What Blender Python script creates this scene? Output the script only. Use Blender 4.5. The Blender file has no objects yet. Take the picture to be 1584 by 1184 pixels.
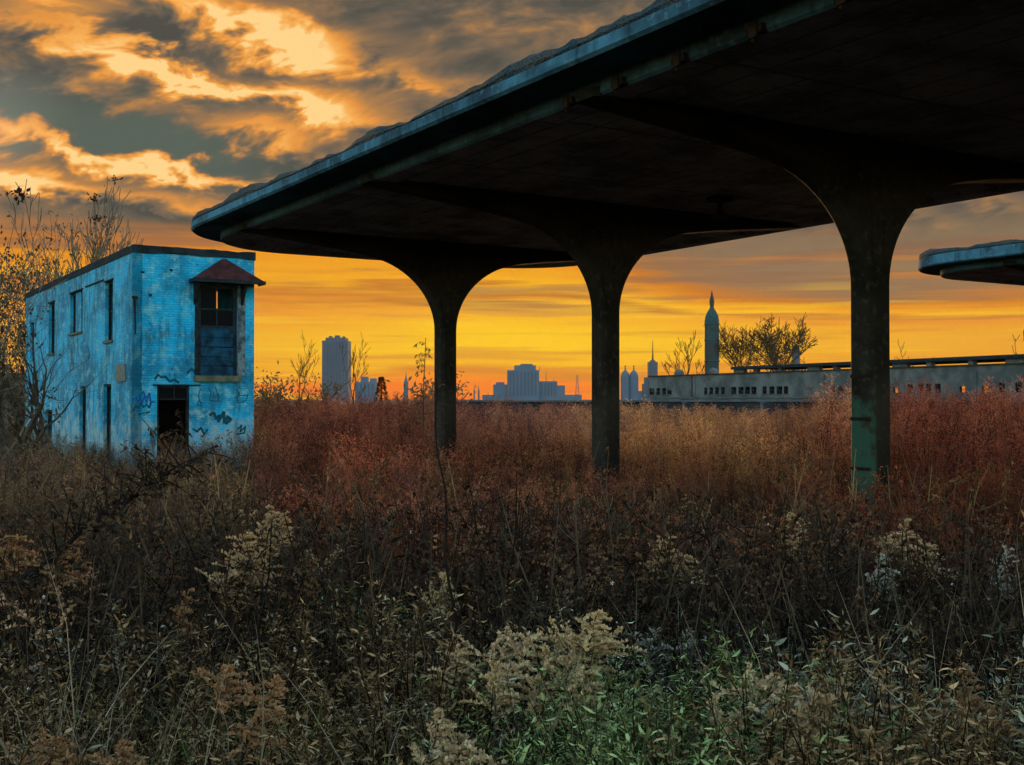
import bpy, bmesh, math, random
import numpy as np
from mathutils import Vector, Matrix, noise as mnoise

R = math.radians
random.seed(7)
rng = np.random.default_rng(11)
scene = bpy.context.scene
col = scene.collection

# ------------------------------------------------------------------ camera
EYE = 1.85
FPX = 1800.0                    # focal length in photo pixels (1584 wide)
HOR = 618.0                     # horizon row in the photo
cam_d = bpy.data.cameras.new('camera')
cam = bpy.data.objects.new('camera', cam_d)
col.objects.link(cam)
cam_d.sensor_width = 36.0
cam_d.lens = 36.0 * FPX / 1584.0
cam_d.clip_start = 0.05
cam_d.clip_end = 20000.0
cam.location = (0, 0, EYE)
cam.rotation_euler = (R(90) + math.atan((HOR - 592.0) / FPX), 0, 0)
scene.camera = cam

# ------------------------------------------------------------------ sun and exposure
SUN_AZ, SUN_EL = R(0.5), R(2.5)          # low behind the skyline
sun_d = bpy.data.lights.new('sun', 'SUN')
sun_d.energy = 3.6
sun_d.angle = R(10)
sun_d.color = (1.0, 0.55, 0.22)
sun = bpy.data.objects.new('sun', sun_d)
col.objects.link(sun)
sun.rotation_euler = Vector((-math.sin(SUN_AZ) * math.cos(SUN_EL), -math.cos(SUN_AZ) * math.cos(SUN_EL), -math.sin(SUN_EL))).to_track_quat('-Z', 'Y').to_euler()
scene.view_settings.view_transform = 'Standard'
scene.view_settings.look = 'None'
scene.view_settings.exposure = 0.0
scene.view_settings.gamma = 1.0
scene.view_settings.use_curve_mapping = False

scene.cycles.use_adaptive_sampling = True
scene.cycles.adaptive_threshold = 0.03
scene.cycles.max_bounces = 2
scene.cycles.diffuse_bounces = 1
scene.cycles.glossy_bounces = 1
scene.cycles.transmission_bounces = 2
scene.cycles.caustics_reflective = False
scene.cycles.caustics_refractive = False

# ------------------------------------------------------------------ world: sunset sky
world = bpy.data.worlds.new('World')
scene.world = world
world.use_nodes = True
wt = world.node_tree
wt.nodes.clear()
world.cycles.sampling_method = 'MANUAL'
world.cycles.sample_map_resolution = 512


class NB:
    """small expression helper for shader node trees"""
    def __init__(self, tree):
        self.t = tree

    def node(self, kind, **kw):
        n = self.t.nodes.new(kind)
        for k, v in kw.items():
            setattr(n, k, v)
        return n

    def put(self, sock, v):
        if v is None:
            return
        if hasattr(v, 'is_output'):
            self.t.links.new(v, sock)
        else:
            sock.default_value = v

    def m(self, op, a, b=None, c=None, clamp=False):
        n = self.node('ShaderNodeMath', operation=op, use_clamp=clamp)
        for i, v in enumerate((a, b, c)):
            self.put(n.inputs[i], v)
        return n.outputs[0]

    def v(self, op, a, b=None):
        n = self.node('ShaderNodeVectorMath', operation=op)
        self.put(n.inputs[0], a)
        if b is not None:
            self.put(n.inputs[1], b)
        return n.outputs[0]

    def noise(self, vec, scale, detail=4.0, rough=0.5, dist=0.0, dim='3D'):
        n = self.node('ShaderNodeTexNoise', noise_dimensions=dim)
        self.put(n.inputs['Vector'], vec)
        n.inputs['Scale'].default_value = scale
        n.inputs['Detail'].default_value = detail
        n.inputs['Roughness'].default_value = rough
        n.inputs['Distortion'].default_value = dist
        return n.outputs['Fac']

    def ramp(self, fac, stops, interp='LINEAR'):
        n = self.node('ShaderNodeValToRGB')
        cr = n.color_ramp
        cr.interpolation = interp
        while len(cr.elements) < len(stops):
            cr.elements.new(0.5)
        for e, (p, c) in zip(cr.elements, stops):
            e.position = p
            e.color = (c[0], c[1], c[2], 1.0) if hasattr(c, '__len__') else (c, c, c, 1.0)
        self.put(n.inputs[0], fac)
        return n.outputs[0]

    def mix(self, fac, a, b, blend='MIX'):
        n = self.node('ShaderNodeMix', data_type='RGBA', blend_type=blend)
        self.put(n.inputs[0], fac)
        for s, v in ((n.inputs[6], a), (n.inputs[7], b)):
            if isinstance(v, tuple) and len(v) == 3:
                v = (*v, 1.0)
            self.put(s, v)
        return n.outputs[2]

    def sstep(self, x, lo, hi):
        n = self.node('ShaderNodeMapRange', interpolation_type='SMOOTHSTEP')
        self.put(n.inputs[0], x)
        n.inputs[1].default_value = lo
        n.inputs[2].default_value = hi
        return n.outputs[0]


def srgb(r, g, b):
    def f(c):
        c /= 255.0
        return c / 12.92 if c <= 0.04045 else ((c + 0.055) / 1.055) ** 2.4
    return (f(r), f(g), f(b))


def build_world():
    n = NB(wt)
    tc = n.node('ShaderNodeTexCoord')
    d = n.v('NORMALIZE', tc.outputs['Generated'])
    sp = n.node('ShaderNodeSeparateXYZ')
    n.put(sp.inputs[0], d)
    x, y, z = sp.outputs
    az = n.m('ARCTAN2', x, y)                                  # 0 = towards the sunset
    el = n.m('ARCSINE', z)
    DEG = 180.0 / math.pi
    azd = n.m('MULTIPLY', az, DEG)
    eld = n.m('MULTIPLY', el, DEG)
    cosw = n.m('COSINE', az)                                   # 1 = west (sunset), -1 = east

    # long flat streaks close to the horizon
    flat = n.v('MULTIPLY', d, (2.2, 2.2, 42.0))
    s1 = n.noise(flat, 2.6, 3.0, 0.55)
    flat2 = n.v('MULTIPLY', d, (2.4, 2.4, 62.0))
    s2 = n.noise(flat2, 1.9, 2.0, 0.6)
    flat3 = n.v('MULTIPLY', d, (1.2, 1.2, 16.0))
    s3 = n.noise(flat3, 2.3, 1.0, 0.5)
    e2 = n.m('ADD', eld, n.m('MULTIPLY', n.m('SUBTRACT', s1, 0.5), 2.4))
    e2 = n.m('ADD', e2, n.m('MULTIPLY', n.m('SUBTRACT', s3, 0.5), 2.2))
    shift = n.m('MULTIPLY', n.sstep(azd, 2.0, 13.0), n.m('MULTIPLY', n.sstep(eld, 3.0, 5.2), 3.2))
    e2 = n.m('ADD', e2, shift)
    low = n.ramp(n.m('DIVIDE', e2, 14.0), [
        (0.000, srgb(252, 120, 26)),
        (0.040, srgb(250, 142, 22)),
        (0.085, srgb(232, 148, 22)),
        (0.125, srgb(252, 190, 6)),
        (0.200, srgb(255, 202, 8)),
        (0.255, srgb(252, 188, 20)),
        (0.315, srgb(246, 172, 40)),
        (0.350, srgb(188, 118, 36)),
        (0.385, srgb(252, 190, 20)),
        (0.440, srgb(240, 160, 24)),
        (0.510, srgb(206, 122, 32)),
        (0.590, srgb(158, 116, 74)),
        (0.700, srgb(146, 118, 86)),
        (1.000, srgb(128, 108, 84))])
    # thin darker streaks crossing the glow
    st = n.m('MULTIPLY', n.sstep(s2, 0.54, 0.70), 0.55)
    low = n.mix(st, low, srgb(214, 128, 38))
    # hottest low in the middle, over the hidden sun; deeper orange to the sides and above
    gl = n.m('ADD', n.m('POWER', n.m('DIVIDE', n.m('SUBTRACT', azd, 1.0), 12.0), 2.0), n.m('POWER', n.m('DIVIDE', n.m('SUBTRACT', eld, 2.4), 3.6), 2.0))
    cool = n.m('SUBTRACT', 1.0, n.m('POWER', 0.45, gl))
    low = n.mix(n.m('MULTIPLY', cool, n.m('MULTIPLY', n.sstep(e2, 7.2, 4.8), 0.60)), low, srgb(224, 128, 36))
    mv = n.m('MULTIPLY', n.sstep(s1, 0.50, 0.66), n.m('MULTIPLY', n.sstep(eld, 3.2, 5.2), 0.60))
    low = n.mix(mv, low, srgb(146, 102, 72))
    st2 = n.m('MULTIPLY', n.m('MULTIPLY', n.sstep(s2, 0.46, 0.30), n.sstep(eld, 6.5, 4.0)), 0.45)
    low = n.mix(st2, low, srgb(255, 206, 40))

    # ---- high broken cloud deck
    rotn = n.node('ShaderNodeVectorRotate', rotation_type='Y_AXIS')
    n.put(rotn.inputs['Vector'], d)
    rotn.inputs['Angle'].default_value = R(10)
    dr = rotn.outputs[0]
    warp = n.node('ShaderNodeTexNoise')
    n.put(warp.inputs['Vector'], n.v('MULTIPLY', dr, (3.0, 3.0, 8.0)))
    warp.inputs['Scale'].default_value = 2.2
    warp.inputs['Detail'].default_value = 1.0
    wv = n.v('MULTIPLY', n.v('SUBTRACT', warp.outputs['Color'], (0.5, 0.5, 0.5)), (0.10, 0.10, 0.035))
    dw = n.v('ADD', dr, wv)
    c1 = n.noise(n.v('MULTIPLY', dw, (3.4, 3.4, 12.5)), 2.4, 4.0, 0.52)
    c2 = n.noise(n.v('MULTIPLY', dw, (5.0, 5.0, 10.0)), 6.6, 3.0, 0.58)
    cb = n.noise(n.v('MULTIPLY', dr, (1.0, 1.0, 3.2)), 2.1, 1.0, 0.5)

    # where the sun reaches the underside of the deck (the bright banks left of the canopy)
    spw = n.node('ShaderNodeSeparateXYZ')
    n.put(spw.inputs[0], n.v('SUBTRACT', warp.outputs['Color'], (0.5, 0.5, 0.5)))
    azw = n.m('ADD', azd, n.m('MULTIPLY', spw.outputs[0], 5.0))
    elw = n.m('ADD', eld, n.m('MULTIPLY', spw.outputs[1], 3.0))
    elw = n.m('ADD', elw, n.m('MULTIPLY', n.m('SUBTRACT', c2, 0.5), 2.6))
    banks = [  # photo col, row, half-length, half-height, slope (deg, down to the right), amount
        (380, 34, 200, 30, 12, 0.95), (505, 78, 62, 34, 4, 0.55), (120, 62, 170, 19, 13, 0.62),
        (330, 124, 170, 21, 11, 0.95), (515, 160, 74, 34, 4, 0.80), (50, 12, 80, 13, 12, 0.45),
        (230, 256, 250, 19, -2, 0.95), (50, 284, 110, 17, 2, 0.80), (420, 210, 90, 22, -6, 0.45),
        (655, 112, 34, 15, 12, 0.35), (330, 322, 230, 20, 2, 0.42), (760, 140, 60, 30, -10, 0.16),
        (70, 165, 190, 30, 8, -0.50), (210, 214, 240, 17, 0, -0.42), (215, 62, 70, 12, 14, -0.35),
        (330, 362, 150, 9, 0, -0.25), (1440, 335, 60, 14, -8, 0.22), (1540, 310, 70, 16, -10, 0.25),
    ]
    # banks lie along one common slope: rotate once, then each bank is an upright ellipse
    RT = R(8)
    ca, sn = math.cos(RT), math.sin(RT)
    vec = n.node('ShaderNodeCombineXYZ')
    n.put(vec.inputs[0], n.m('SUBTRACT', n.m('MULTIPLY', azw, ca), n.m('MULTIPLY', elw, sn)))
    n.put(vec.inputs[1], n.m('ADD', n.m('MULTIPLY', azw, sn), n.m('MULTIPLY', elw, ca)))
    tot = -0.02
    k = math.degrees(1.0 / FPX)
    for (cx, cy, sx, sy, rt, amp) in banks:
        a0 = math.degrees(math.atan((cx - 792) / FPX))
        e0 = math.degrees(math.atan((HOR - cy) / FPX * math.cos(math.radians(a0))))
        ia, ib = 1.0 / (sx * k * 0.80), 1.0 / (sy * k * 0.72)
        s0, t0 = a0 * ca - e0 * sn, a0 * sn + e0 * ca
        ma = n.node('ShaderNodeVectorMath', operation='MULTIPLY_ADD')
        n.put(ma.inputs[0], vec.outputs[0])
        ma.inputs[1].default_value = (ia, ib, 0)
        ma.inputs[2].default_value = (-s0 * ia, -t0 * ib, 0)
        dt = n.node('ShaderNodeVectorMath', operation='DOT_PRODUCT')
        n.put(dt.inputs[0], ma.outputs[0])
        n.put(dt.inputs[1], ma.outputs[0])
        tot = n.m('MULTIPLY_ADD', n.m('POWER', 0.5, dt.outputs['Value']), amp, tot)
    dens = n.m('ADD', n.m('MULTIPLY', n.m('SUBTRACT', c1, 0.5), 1.0), n.m('MULTIPLY', n.m('SUBTRACT', c2, 0.5), 0.85))
    lit = n.m('ADD', n.m('ADD', tot, n.m('MULTIPLY', dens, 0.92)), 0.21)
    high = n.ramp(lit, [
        (0.00, srgb(80, 78, 70)),
        (0.14, srgb(100, 91, 78)),
        (0.30, srgb(136, 108, 80)),
        (0.46, srgb(184, 130, 74)),
        (0.62, srgb(230, 150, 66)),
        (0.84, srgb(248, 176, 86)),
        (1.00, srgb(255, 212, 138))])
    teal = n.m('MULTIPLY', n.sstep(azd, -8.0, -16.0), n.m('MULTIPLY', n.sstep(eld, 9.0, 11.0), n.sstep(eld, 15.0, 12.5)))
    teal = n.m('MULTIPLY', teal, n.sstep(lit, 0.40, 0.05))
    high = n.mix(n.m('MULTIPLY', teal, 0.75), high, srgb(92, 104, 92))
    hf = n.sstep(n.m('ADD', eld, n.m('MULTIPLY', n.m('SUBTRACT', s3, 0.5), 3.0)), 6.2, 9.0)

    # ---- clear dusk sky, seen between and behind the clouds
    nis = n.node('ShaderNodeTexSky', sky_type='NISHITA')
    nis.sun_disc = False
    nis.sun_elevation = SUN_EL
    nis.sun_rotation = SUN_AZ
    nis.altitude = 180.0
    nis.air_density = 1.0
    nis.dust_density = 1.0
    nis.ozone_density = 2.0
    clear = n.v('MULTIPLY', nis.outputs[0], (WORLD_SKY * 1.25, WORLD_SKY * 1.1, WORLD_SKY * 0.92))
    # grey-blue cloud patches over the clear part
    cf = n.m('MULTIPLY', n.sstep(cb, 0.46, 0.62), 0.55)
    ecl = n.mix(cf, clear, (0.42, 0.43, 0.44))
    wf = n.m('ADD', cosw, n.m('MULTIPLY', n.m('SUBTRACT', cb, 0.5), 0.5))
    wf = n.sstep(wf, 0.30, 0.86)
    up = n.sstep(n.m('ADD', eld, n.m('MULTIPLY', n.m('SUBTRACT', cb, 0.5), 16.0)), 46.0, 24.0)
    # three parts of the sky joined as shaders, so that each direction only works out its own part
    def part_bg(c):
        g = n.node('ShaderNodeBackground')
        n.put(g.inputs[0], c)
        g.inputs[1].default_value = 1.0
        return g.outputs[0]

    def blend(f, a, b):
        mx = n.node('ShaderNodeMixShader')
        n.put(mx.inputs[0], f)
        wt.links.new(a, mx.inputs[1])
        wt.links.new(b, mx.inputs[2])
        return mx.outputs[0]
    west = blend(hf, part_bg(low), part_bg(high))
    sky = blend(n.m('MULTIPLY', wf, up), part_bg(ecl), west)
    out = n.node('ShaderNodeOutputWorld')
    wt.links.new(sky, out.inputs[0])


WORLD_SKY = 1.7
build_world()

# ------------------------------------------------------------------ mesh helpers


class MB:
    def __init__(self):
        self.v, self.f, self.m = [], [], []

    def add(self, verts, faces, mat=0):
        o = len(self.v)
        self.v.extend([tuple(p) for p in verts])
        for fc in faces:
            self.f.append(tuple(i + o for i in fc))
            self.m.append(mat)

    def box(self, x0, x1, y0, y1, z0, z1, mat=0):
        self.add([(x0, y0, z0), (x1, y0, z0), (x1, y1, z0), (x0, y1, z0), (x0, y0, z1), (x1, y0, z1), (x1, y1, z1), (x0, y1, z1)],
                 [(0, 3, 2, 1), (4, 5, 6, 7), (0, 1, 5, 4), (1, 2, 6, 5), (2, 3, 7, 6), (3, 0, 4, 7)], mat)

    def tube(self, pts, rads, sides=4, mat=0, cap=True):
        pts = [Vector(p) for p in pts]
        rings = []
        prev = None
        for i, p in enumerate(pts):
            t = (pts[min(i + 1, len(pts) - 1)] - pts[max(i - 1, 0)])
            t = t.normalized() if t.length > 1e-9 else Vector((0, 0, 1))
            ref = prev if prev is not None else (Vector((1, 0, 0)) if abs(t.x) < 0.8 else Vector((0, 1, 0)))
            a = (ref - t * ref.dot(t))
            a = a.normalized() if a.length > 1e-6 else t.orthogonal().normalized()
            prev = a
            b = t.cross(a)
            r = rads[i]
            rings.append([p + (a * math.cos(2 * math.pi * k / sides) + b * math.sin(2 * math.pi * k / sides)) * r for k in range(sides)])
        vs = [q for rg in rings for q in rg]
        fs = []
        for i in range(len(rings) - 1):
            for k in range(sides):
                k2 = (k + 1) % sides
                fs.append((i * sides + k, i * sides + k2, (i + 1) * sides + k2, (i + 1) * sides + k))
        if cap and sides > 2:
            fs.append(tuple(range(sides))[::-1])
            fs.append(tuple((len(rings) - 1) * sides + k for k in range(sides)))
        self.add(vs, fs, mat)

    def leaf(self, p, d, side, ln, wd, mat=0, bend=0.0, nrm=None):
        """one diamond leaf, base at p, along d"""
        p, d, side = Vector(p), Vector(d), Vector(side)
        nn = d.cross(side)
        mid = p + d * ln * 0.5 + nn * bend * ln
        self.add([p, mid + side * wd * 0.5, p + d * ln, mid - side * wd * 0.5], [(0, 1, 2, 3)], mat)

    def lance(self, p, d, side, ln, wd, mat=0, bend=0.3):
        """narrow curved leaf of two quads and a tip"""
        p, d, side = Vector(p), Vector(d), Vector(side)
        nn = d.cross(side)
        a = p + d * ln * 0.35 + nn * bend * ln * 0.25
        c = p + d * ln * 0.72 + nn * bend * ln * 0.18
        t = p + d * ln - nn * bend * ln * 0.15
        self.add([p, a + side * wd * 0.5, a - side * wd * 0.5, c + side * wd * 0.36, c - side * wd * 0.36, t],
                 [(0, 1, 2), (2, 1, 3, 4), (4, 3, 5)], mat)

    def lathe(self, prof, cx, cy, sides=16, mat=0):
        vs, fs = [], []
        for (r, z) in prof:
            for k in range(sides):
                a = 2 * math.pi * k / sides
                vs.append((cx + r * math.cos(a), cy + r * math.sin(a), z))
        for i in range(len(prof) - 1):
            for k in range(sides):
                k2 = (k + 1) % sides
                fs.append((i * sides + k, i * sides + k2, (i + 1) * sides + k2, (i + 1) * sides + k))
        fs.append(tuple(range(sides))[::-1])
        fs.append(tuple((len(prof) - 1) * sides + k for k in range(sides)))
        self.add(vs, fs, mat)

    def mesh(self, name, mats):
        me = bpy.data.meshes.new(name)
        me.from_pydata(self.v, [], self.f)
        for mt in (mats if isinstance(mats, (list, tuple)) else [mats]):
            me.materials.append(mt)
        if any(self.m):
            me.polygons.foreach_set('material_index', self.m)
        me.update()
        return me

    def build(self, name, mats, parent=None, smooth=False):
        me = self.mesh(name, mats)
        if smooth:
            me.polygons.foreach_set('use_smooth', [True] * len(me.polygons))
        return link(name, me, parent)


def link(name, me, parent=None):
    o = bpy.data.objects.new(name, me)
    col.objects.link(o)
    if parent is not None:
        o.parent = parent
    return o


def tag(o, label=None, cat=None, group=None, kind=None):
    if label:
        o['label'] = label
    if cat:
        o['category'] = cat
    if group:
        o['group'] = group
    if kind:
        o['kind'] = kind
    return o


def empty(name, loc=(0, 0, 0), rz=0.0):
    o = bpy.data.objects.new(name, None)
    o.empty_display_size = 0.2
    col.objects.link(o)
    o.location = loc
    o.rotation_euler = (0, 0, rz)
    return o


def part(name, parent, mat, *boxes):
    b = MB()
    for bb in boxes:
        b.box(*bb)
    return b.build(name, mat, parent)


def at(px, py, Y):
    """world point seen at a photo pixel at forward distance Y"""
    return Vector(((px - 792.0) / FPX * Y, Y, EYE + (HOR - py) / FPX * Y))


def sst(x, a, b):
    t = min(1.0, max(0.0, (x - a) / (b - a)))
    return t * t * (3 - 2 * t)


def ground_z(x, y):
    r = math.hypot(x, y)
    z = -0.45 * sst(r, 6.0, 26.0) + 0.40 * (1.0 - sst(r, 4.2, 8.5))
    if r < 120:
        z += 0.10 * mnoise.noise((x * 0.23, y * 0.23, 3.1)) * sst(r, 1.0, 4.0) + 0.04 * mnoise.noise((x * 0.9, y * 0.9, 9.0))
    return z


# ------------------------------------------------------------------ materials


def new_mat(name):
    m = bpy.data.materials.new(name)
    m.use_nodes = True
    t = m.node_tree
    t.nodes.clear()
    n = NB(t)
    out = n.node('ShaderNodeOutputMaterial')
    bs = n.node('ShaderNodeBsdfPrincipled')
    t.links.new(bs.outputs[0], out.inputs[0])
    return m, n, bs, out


def bump(n, bs, h, strength=0.4, dist=0.02):
    b = n.node('ShaderNodeBump')
    b.inputs['Strength'].default_value = strength
    b.inputs['Distance'].default_value = dist
    n.put(b.inputs['Height'], h)
    n.t.links.new(b.outputs[0], bs.inputs['Normal'])


def coords(n, kind='Object'):
    return n.node('ShaderNodeTexCoord').outputs[kind]


def mat_plain(name, c1, c2, scale=3.0, rough=0.85, bscale=30.0, bstr=0.3, bdist=0.01, spec=0.10, lo=0.35, hi=0.65, detail=3.0):
    m, n, bs, _ = new_mat(name)
    co = coords(n)
    f = n.sstep(n.noise(co, scale, detail, 0.6), lo, hi)
    n.put(bs.inputs['Base Color'], n.mix(f, c1, c2))
    bs.inputs['Roughness'].default_value = rough
    bs.inputs['Specular IOR Level'].default_value = spec
    bump(n, bs, n.noise(co, bscale, 1.0, 0.6), bstr, bdist)
    return m


def mat_leaf(name, cols, rough=0.8, trans=0.25, spread=0.5, tint=True):
    """foliage: colour picked per instance, wobbling inside each plant; light passes through thin leaves"""
    m, n, bs, out = new_mat(name)
    oi = n.node('ShaderNodeObjectInfo')
    geo = n.node('ShaderNodeNewGeometry')
    isl = geo.outputs['Random Per Island']
    f = n.m('ADD', n.m('MULTIPLY', oi.outputs['Random'], 1.0 - spread), n.m('MULTIPLY', isl, spread))
    k = len(cols)
    c = n.ramp(f, [((i + 0.5) / k, cc) for i, cc in enumerate(cols)])
    if tint:
        at_ = n.node('ShaderNodeAttribute', attribute_type='INSTANCER', attribute_name='tint')
        c = n.mix(1.0, c, at_.outputs['Color'], 'MULTIPLY')
    n.put(bs.inputs['Base Color'], c)
    bs.inputs['Roughness'].default_value = rough
    bs.inputs['Specular IOR Level'].default_value = 0.04
    tr = n.node('ShaderNodeBsdfTranslucent')
    n.put(tr.inputs[0], c)
    mx = n.node('ShaderNodeMixShader')
    mx.inputs[0].default_value = trans
    n.t.links.new(bs.outputs[0], mx.inputs[1])
    n.t.links.new(tr.outputs[0], mx.inputs[2])
    n.t.links.new(mx.outputs[0], out.inputs[0])
    return m


def mat_concrete(name, base, dark, stain, boards=False):
    m, n, bs, _ = new_mat(name)
    co = coords(n)
    big = n.noise(co, 0.9, 3.0, 0.62)
    fine = n.noise(co, 9.0, 2.0, 0.65)
    c = n.mix(n.sstep(big, 0.34, 0.66), dark, base)
    c = n.mix(n.m('MULTIPLY', n.sstep(fine, 0.52, 0.72), 0.6), c, stain)
    run = n.noise(n.v('MULTIPLY', co, (3.5, 3.5, 0.35)), 2.0, 2.0, 0.6)
    c = n.mix(n.m('MULTIPLY', n.sstep(run, 0.55, 0.72), 0.55), c, tuple(v * 0.35 for v in dark))
    if boards:                                             # joints of the old formwork boards
        sx = n.node('ShaderNodeSeparateXYZ')
        n.put(sx.inputs[0], co)
        ln = n.m('LESS_THAN', n.m('FRACT', n.m('DIVIDE', sx.outputs[0], 0.62)), 0.06)
        l2 = n.m('LESS_THAN', n.m('FRACT', n.m('DIVIDE', sx.outputs[1], 2.97)), 0.02)
        c = n.mix(n.m('MULTIPLY', n.m('MAXIMUM', ln, l2), 0.6), c, tuple(v * 0.2 for v in dark))
    n.put(bs.inputs['Base Color'], c)
    bs.inputs['Roughness'].default_value = 0.9
    bs.inputs['Specular IOR Level'].default_value = 0.10
    h = n.noise(co, 5.0, 3.0, 0.75)
    bump(n, bs, h, 0.55, 0.02)
    return m


M = {}
M['fascia'] = mat_concrete('blue_grey_concrete', (0.060, 0.20, 0.30), (0.018, 0.045, 0.065), (0.10, 0.22, 0.29))
M['soffit'] = mat_concrete('sooty_concrete', (0.42, 0.50, 0.56), (0.15, 0.185, 0.21), (0.52, 0.55, 0.58), True)
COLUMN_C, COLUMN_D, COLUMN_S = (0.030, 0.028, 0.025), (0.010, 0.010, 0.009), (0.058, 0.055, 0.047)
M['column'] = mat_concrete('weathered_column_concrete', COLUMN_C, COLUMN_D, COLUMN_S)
M['guard_grey'] = mat_concrete('grey_guard', (0.06, 0.066, 0.062), (0.03, 0.033, 0.03), (0.09, 0.09, 0.08))
M['beam_face'] = mat_concrete('dull_blue_concrete', (0.036, 0.095, 0.130), (0.014, 0.030, 0.042), (0.07, 0.12, 0.15))
M['roofing'] = mat_plain('old_roofing_gravel', (0.030, 0.055, 0.072), (0.075, 0.075, 0.068), 2.2, 0.95, 26, 0.9, 0.05)
M['iron'] = mat_plain('rusty_iron', (0.010, 0.008, 0.007), (0.026, 0.014, 0.010), 8.0, 0.8, 40, 0.3, 0.004)


def mat_painted_column():
    m = mat_concrete('column_with_teal_paint', COLUMN_C, COLUMN_D, COLUMN_S)
    n = NB(m.node_tree)
    bs = next(x for x in m.node_tree.nodes if x.type == 'BSDF_PRINCIPLED')
    old = bs.inputs['Base Color'].links[0].from_socket
    co = coords(n)
    sp = n.node('ShaderNodeSeparateXYZ')
    n.put(sp.inputs[0], co)
    f = n.m('ADD', n.m('MULTIPLY', n.m('SUBTRACT', 0.25, sp.outputs[2]), 0.5), n.m('MULTIPLY', n.m('SUBTRACT', n.noise(co, 3.2, 4.0, 0.65), 0.5), 3.2))
    f = n.m('MULTIPLY', n.sstep(f, 0.05, 0.55), n.m('MULTIPLY', n.sstep(sp.outputs[2], 0.75, 0.30), n.sstep(sp.outputs[0], -0.10, -0.17)))
    n.put(bs.inputs['Base Color'], n.mix(n.m('MULTIPLY', f, 0.85), old, (0.026, 0.085, 0.066)))
    return m


def mat_brick():
    m, n, bs, _ = new_mat('painted_brick')
    co = coords(n)
    # face-aligned coordinates: along the wall and up
    sp = n.node('ShaderNodeSeparateXYZ')
    n.put(sp.inputs[0], co)
    cb = n.node('ShaderNodeCombineXYZ')
    n.put(cb.inputs[0], n.m('ADD', sp.outputs[0], sp.outputs[1]))
    n.put(cb.inputs[1], sp.outputs[2])
    br = n.node('ShaderNodeTexBrick')
    n.put(br.inputs['Vector'], cb.outputs[0])
    br.inputs['Scale'].default_value = 1.0
    br.inputs['Brick Width'].default_value = 0.24
    br.inputs['Row Height'].default_value = 0.082
    br.inputs['Mortar Size'].default_value = 0.010
    br.inputs['Mortar Smooth'].default_value = 0.4
    br.inputs['Color1'].default_value = (0.75, 0.75, 0.75, 1)
    br.inputs['Color2'].default_value = (1.0, 1.0, 1.0, 1)
    br.inputs['Mortar'].default_value = (0.60, 0.60, 0.60, 1)
    big = n.noise(co, 0.55, 5.0, 0.6)
    mid = n.noise(co, 2.6, 6.0, 0.65)
    paint = n.mix(n.sstep(big, 0.36, 0.64), (0.006, 0.20, 0.36), (0.009, 0.46, 0.80))
    paint = n.mix(n.m('MULTIPLY', n.sstep(mid, 0.48, 0.62), 0.75), paint, (0.15, 0.50, 0.60))
    paint = n.mix(0.8, paint, br.outputs['Color'], 'MULTIPLY')
    # paint worn to grey render near the ground and in patches
    wear = n.m('ADD', n.m('MULTIPLY', n.m('SUBTRACT', 1.75, sp.outputs[2]), 0.42), n.m('MULTIPLY', n.m('SUBTRACT', mid, 0.5), 3.0))
    wear = n.m('ADD', wear, n.m('MULTIPLY', n.m('SUBTRACT', big, 0.5), 1.2))
    wf = n.sstep(wear, 0.05, 0.70)
    c = n.mix(n.m('MULTIPLY', wf, 0.85), paint, (0.27, 0.40, 0.43))
    # dirty runs
    run = n.noise(n.v('MULTIPLY', co, (1.5, 1.5, 0.42)), 1.6, 5.0, 0.66)
    c = n.mix(n.m('MULTIPLY', n.sstep(run, 0.50, 0.70), 0.78), c, (0.012, 0.05, 0.07))
    spots = n.noise(co, 6.5, 3.0, 0.6)
    c = n.mix(n.m('MULTIPLY', n.sstep(spots, 0.62, 0.70), 0.85), c, (0.03, 0.05, 0.06))
    n.put(bs.inputs['Base Color'], c)
    bs.inputs['Roughness'].default_value = 0.8
    bs.inputs['Specular IOR Level'].default_value = 0.25
    h = n.m('ADD', br.outputs['Fac'], n.m('MULTIPLY', mid, -0.5))
    bump(n, bs, n.m('MULTIPLY', h, -1.0), 0.7, 0.02)
    return m


M['brick'] = mat_brick()
M['parapet'] = mat_plain('tarred_parapet', (0.008, 0.014, 0.018), (0.016, 0.03, 0.04), 2.0, 0.9, 20, 0.5, 0.02)
M['void'] = mat_plain('dark_interior', (0.012, 0.011, 0.010), (0.022, 0.02, 0.018), 2.0, 0.95)  # near-black for inside surfaces and the patches that stand for wall holes
M['redtile'] = mat_plain('rusty_red_sheet', (0.028, 0.009, 0.010), (0.055, 0.017, 0.019), 4.0, 0.7, 30, 0.4, 0.01)
M['board'] = mat_plain('blue_board', (0.004, 0.018, 0.034), (0.008, 0.06, 0.11), 3.0, 0.75, 18, 0.4, 0.01)
M['frame'] = mat_plain('dark_window_wood', (0.008, 0.011, 0.014), (0.018, 0.026, 0.032), 5.0, 0.7)
M['stone'] = mat_plain('khaki_sill', (0.06, 0.075, 0.055), (0.12, 0.13, 0.09), 5.0, 0.9)
M['greyplate'] = mat_plain('grey_vent_plate', (0.11, 0.13, 0.11), (0.16, 0.18, 0.16), 5.0, 0.7)
M['jamb'] = mat_plain('grey_jamb', (0.03, 0.05, 0.06), (0.15, 0.20, 0.22), 4.0, 0.85)
M['spray_dark'] = mat_plain('dark_spray_paint', (0.004, 0.05, 0.075), (0.006, 0.075, 0.11), 6.0, 0.6)
M['spray_blue'] = mat_plain('blue_spray_paint', (0.006, 0.07, 0.26), (0.01, 0.10, 0.34), 6.0, 0.6)

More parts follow.
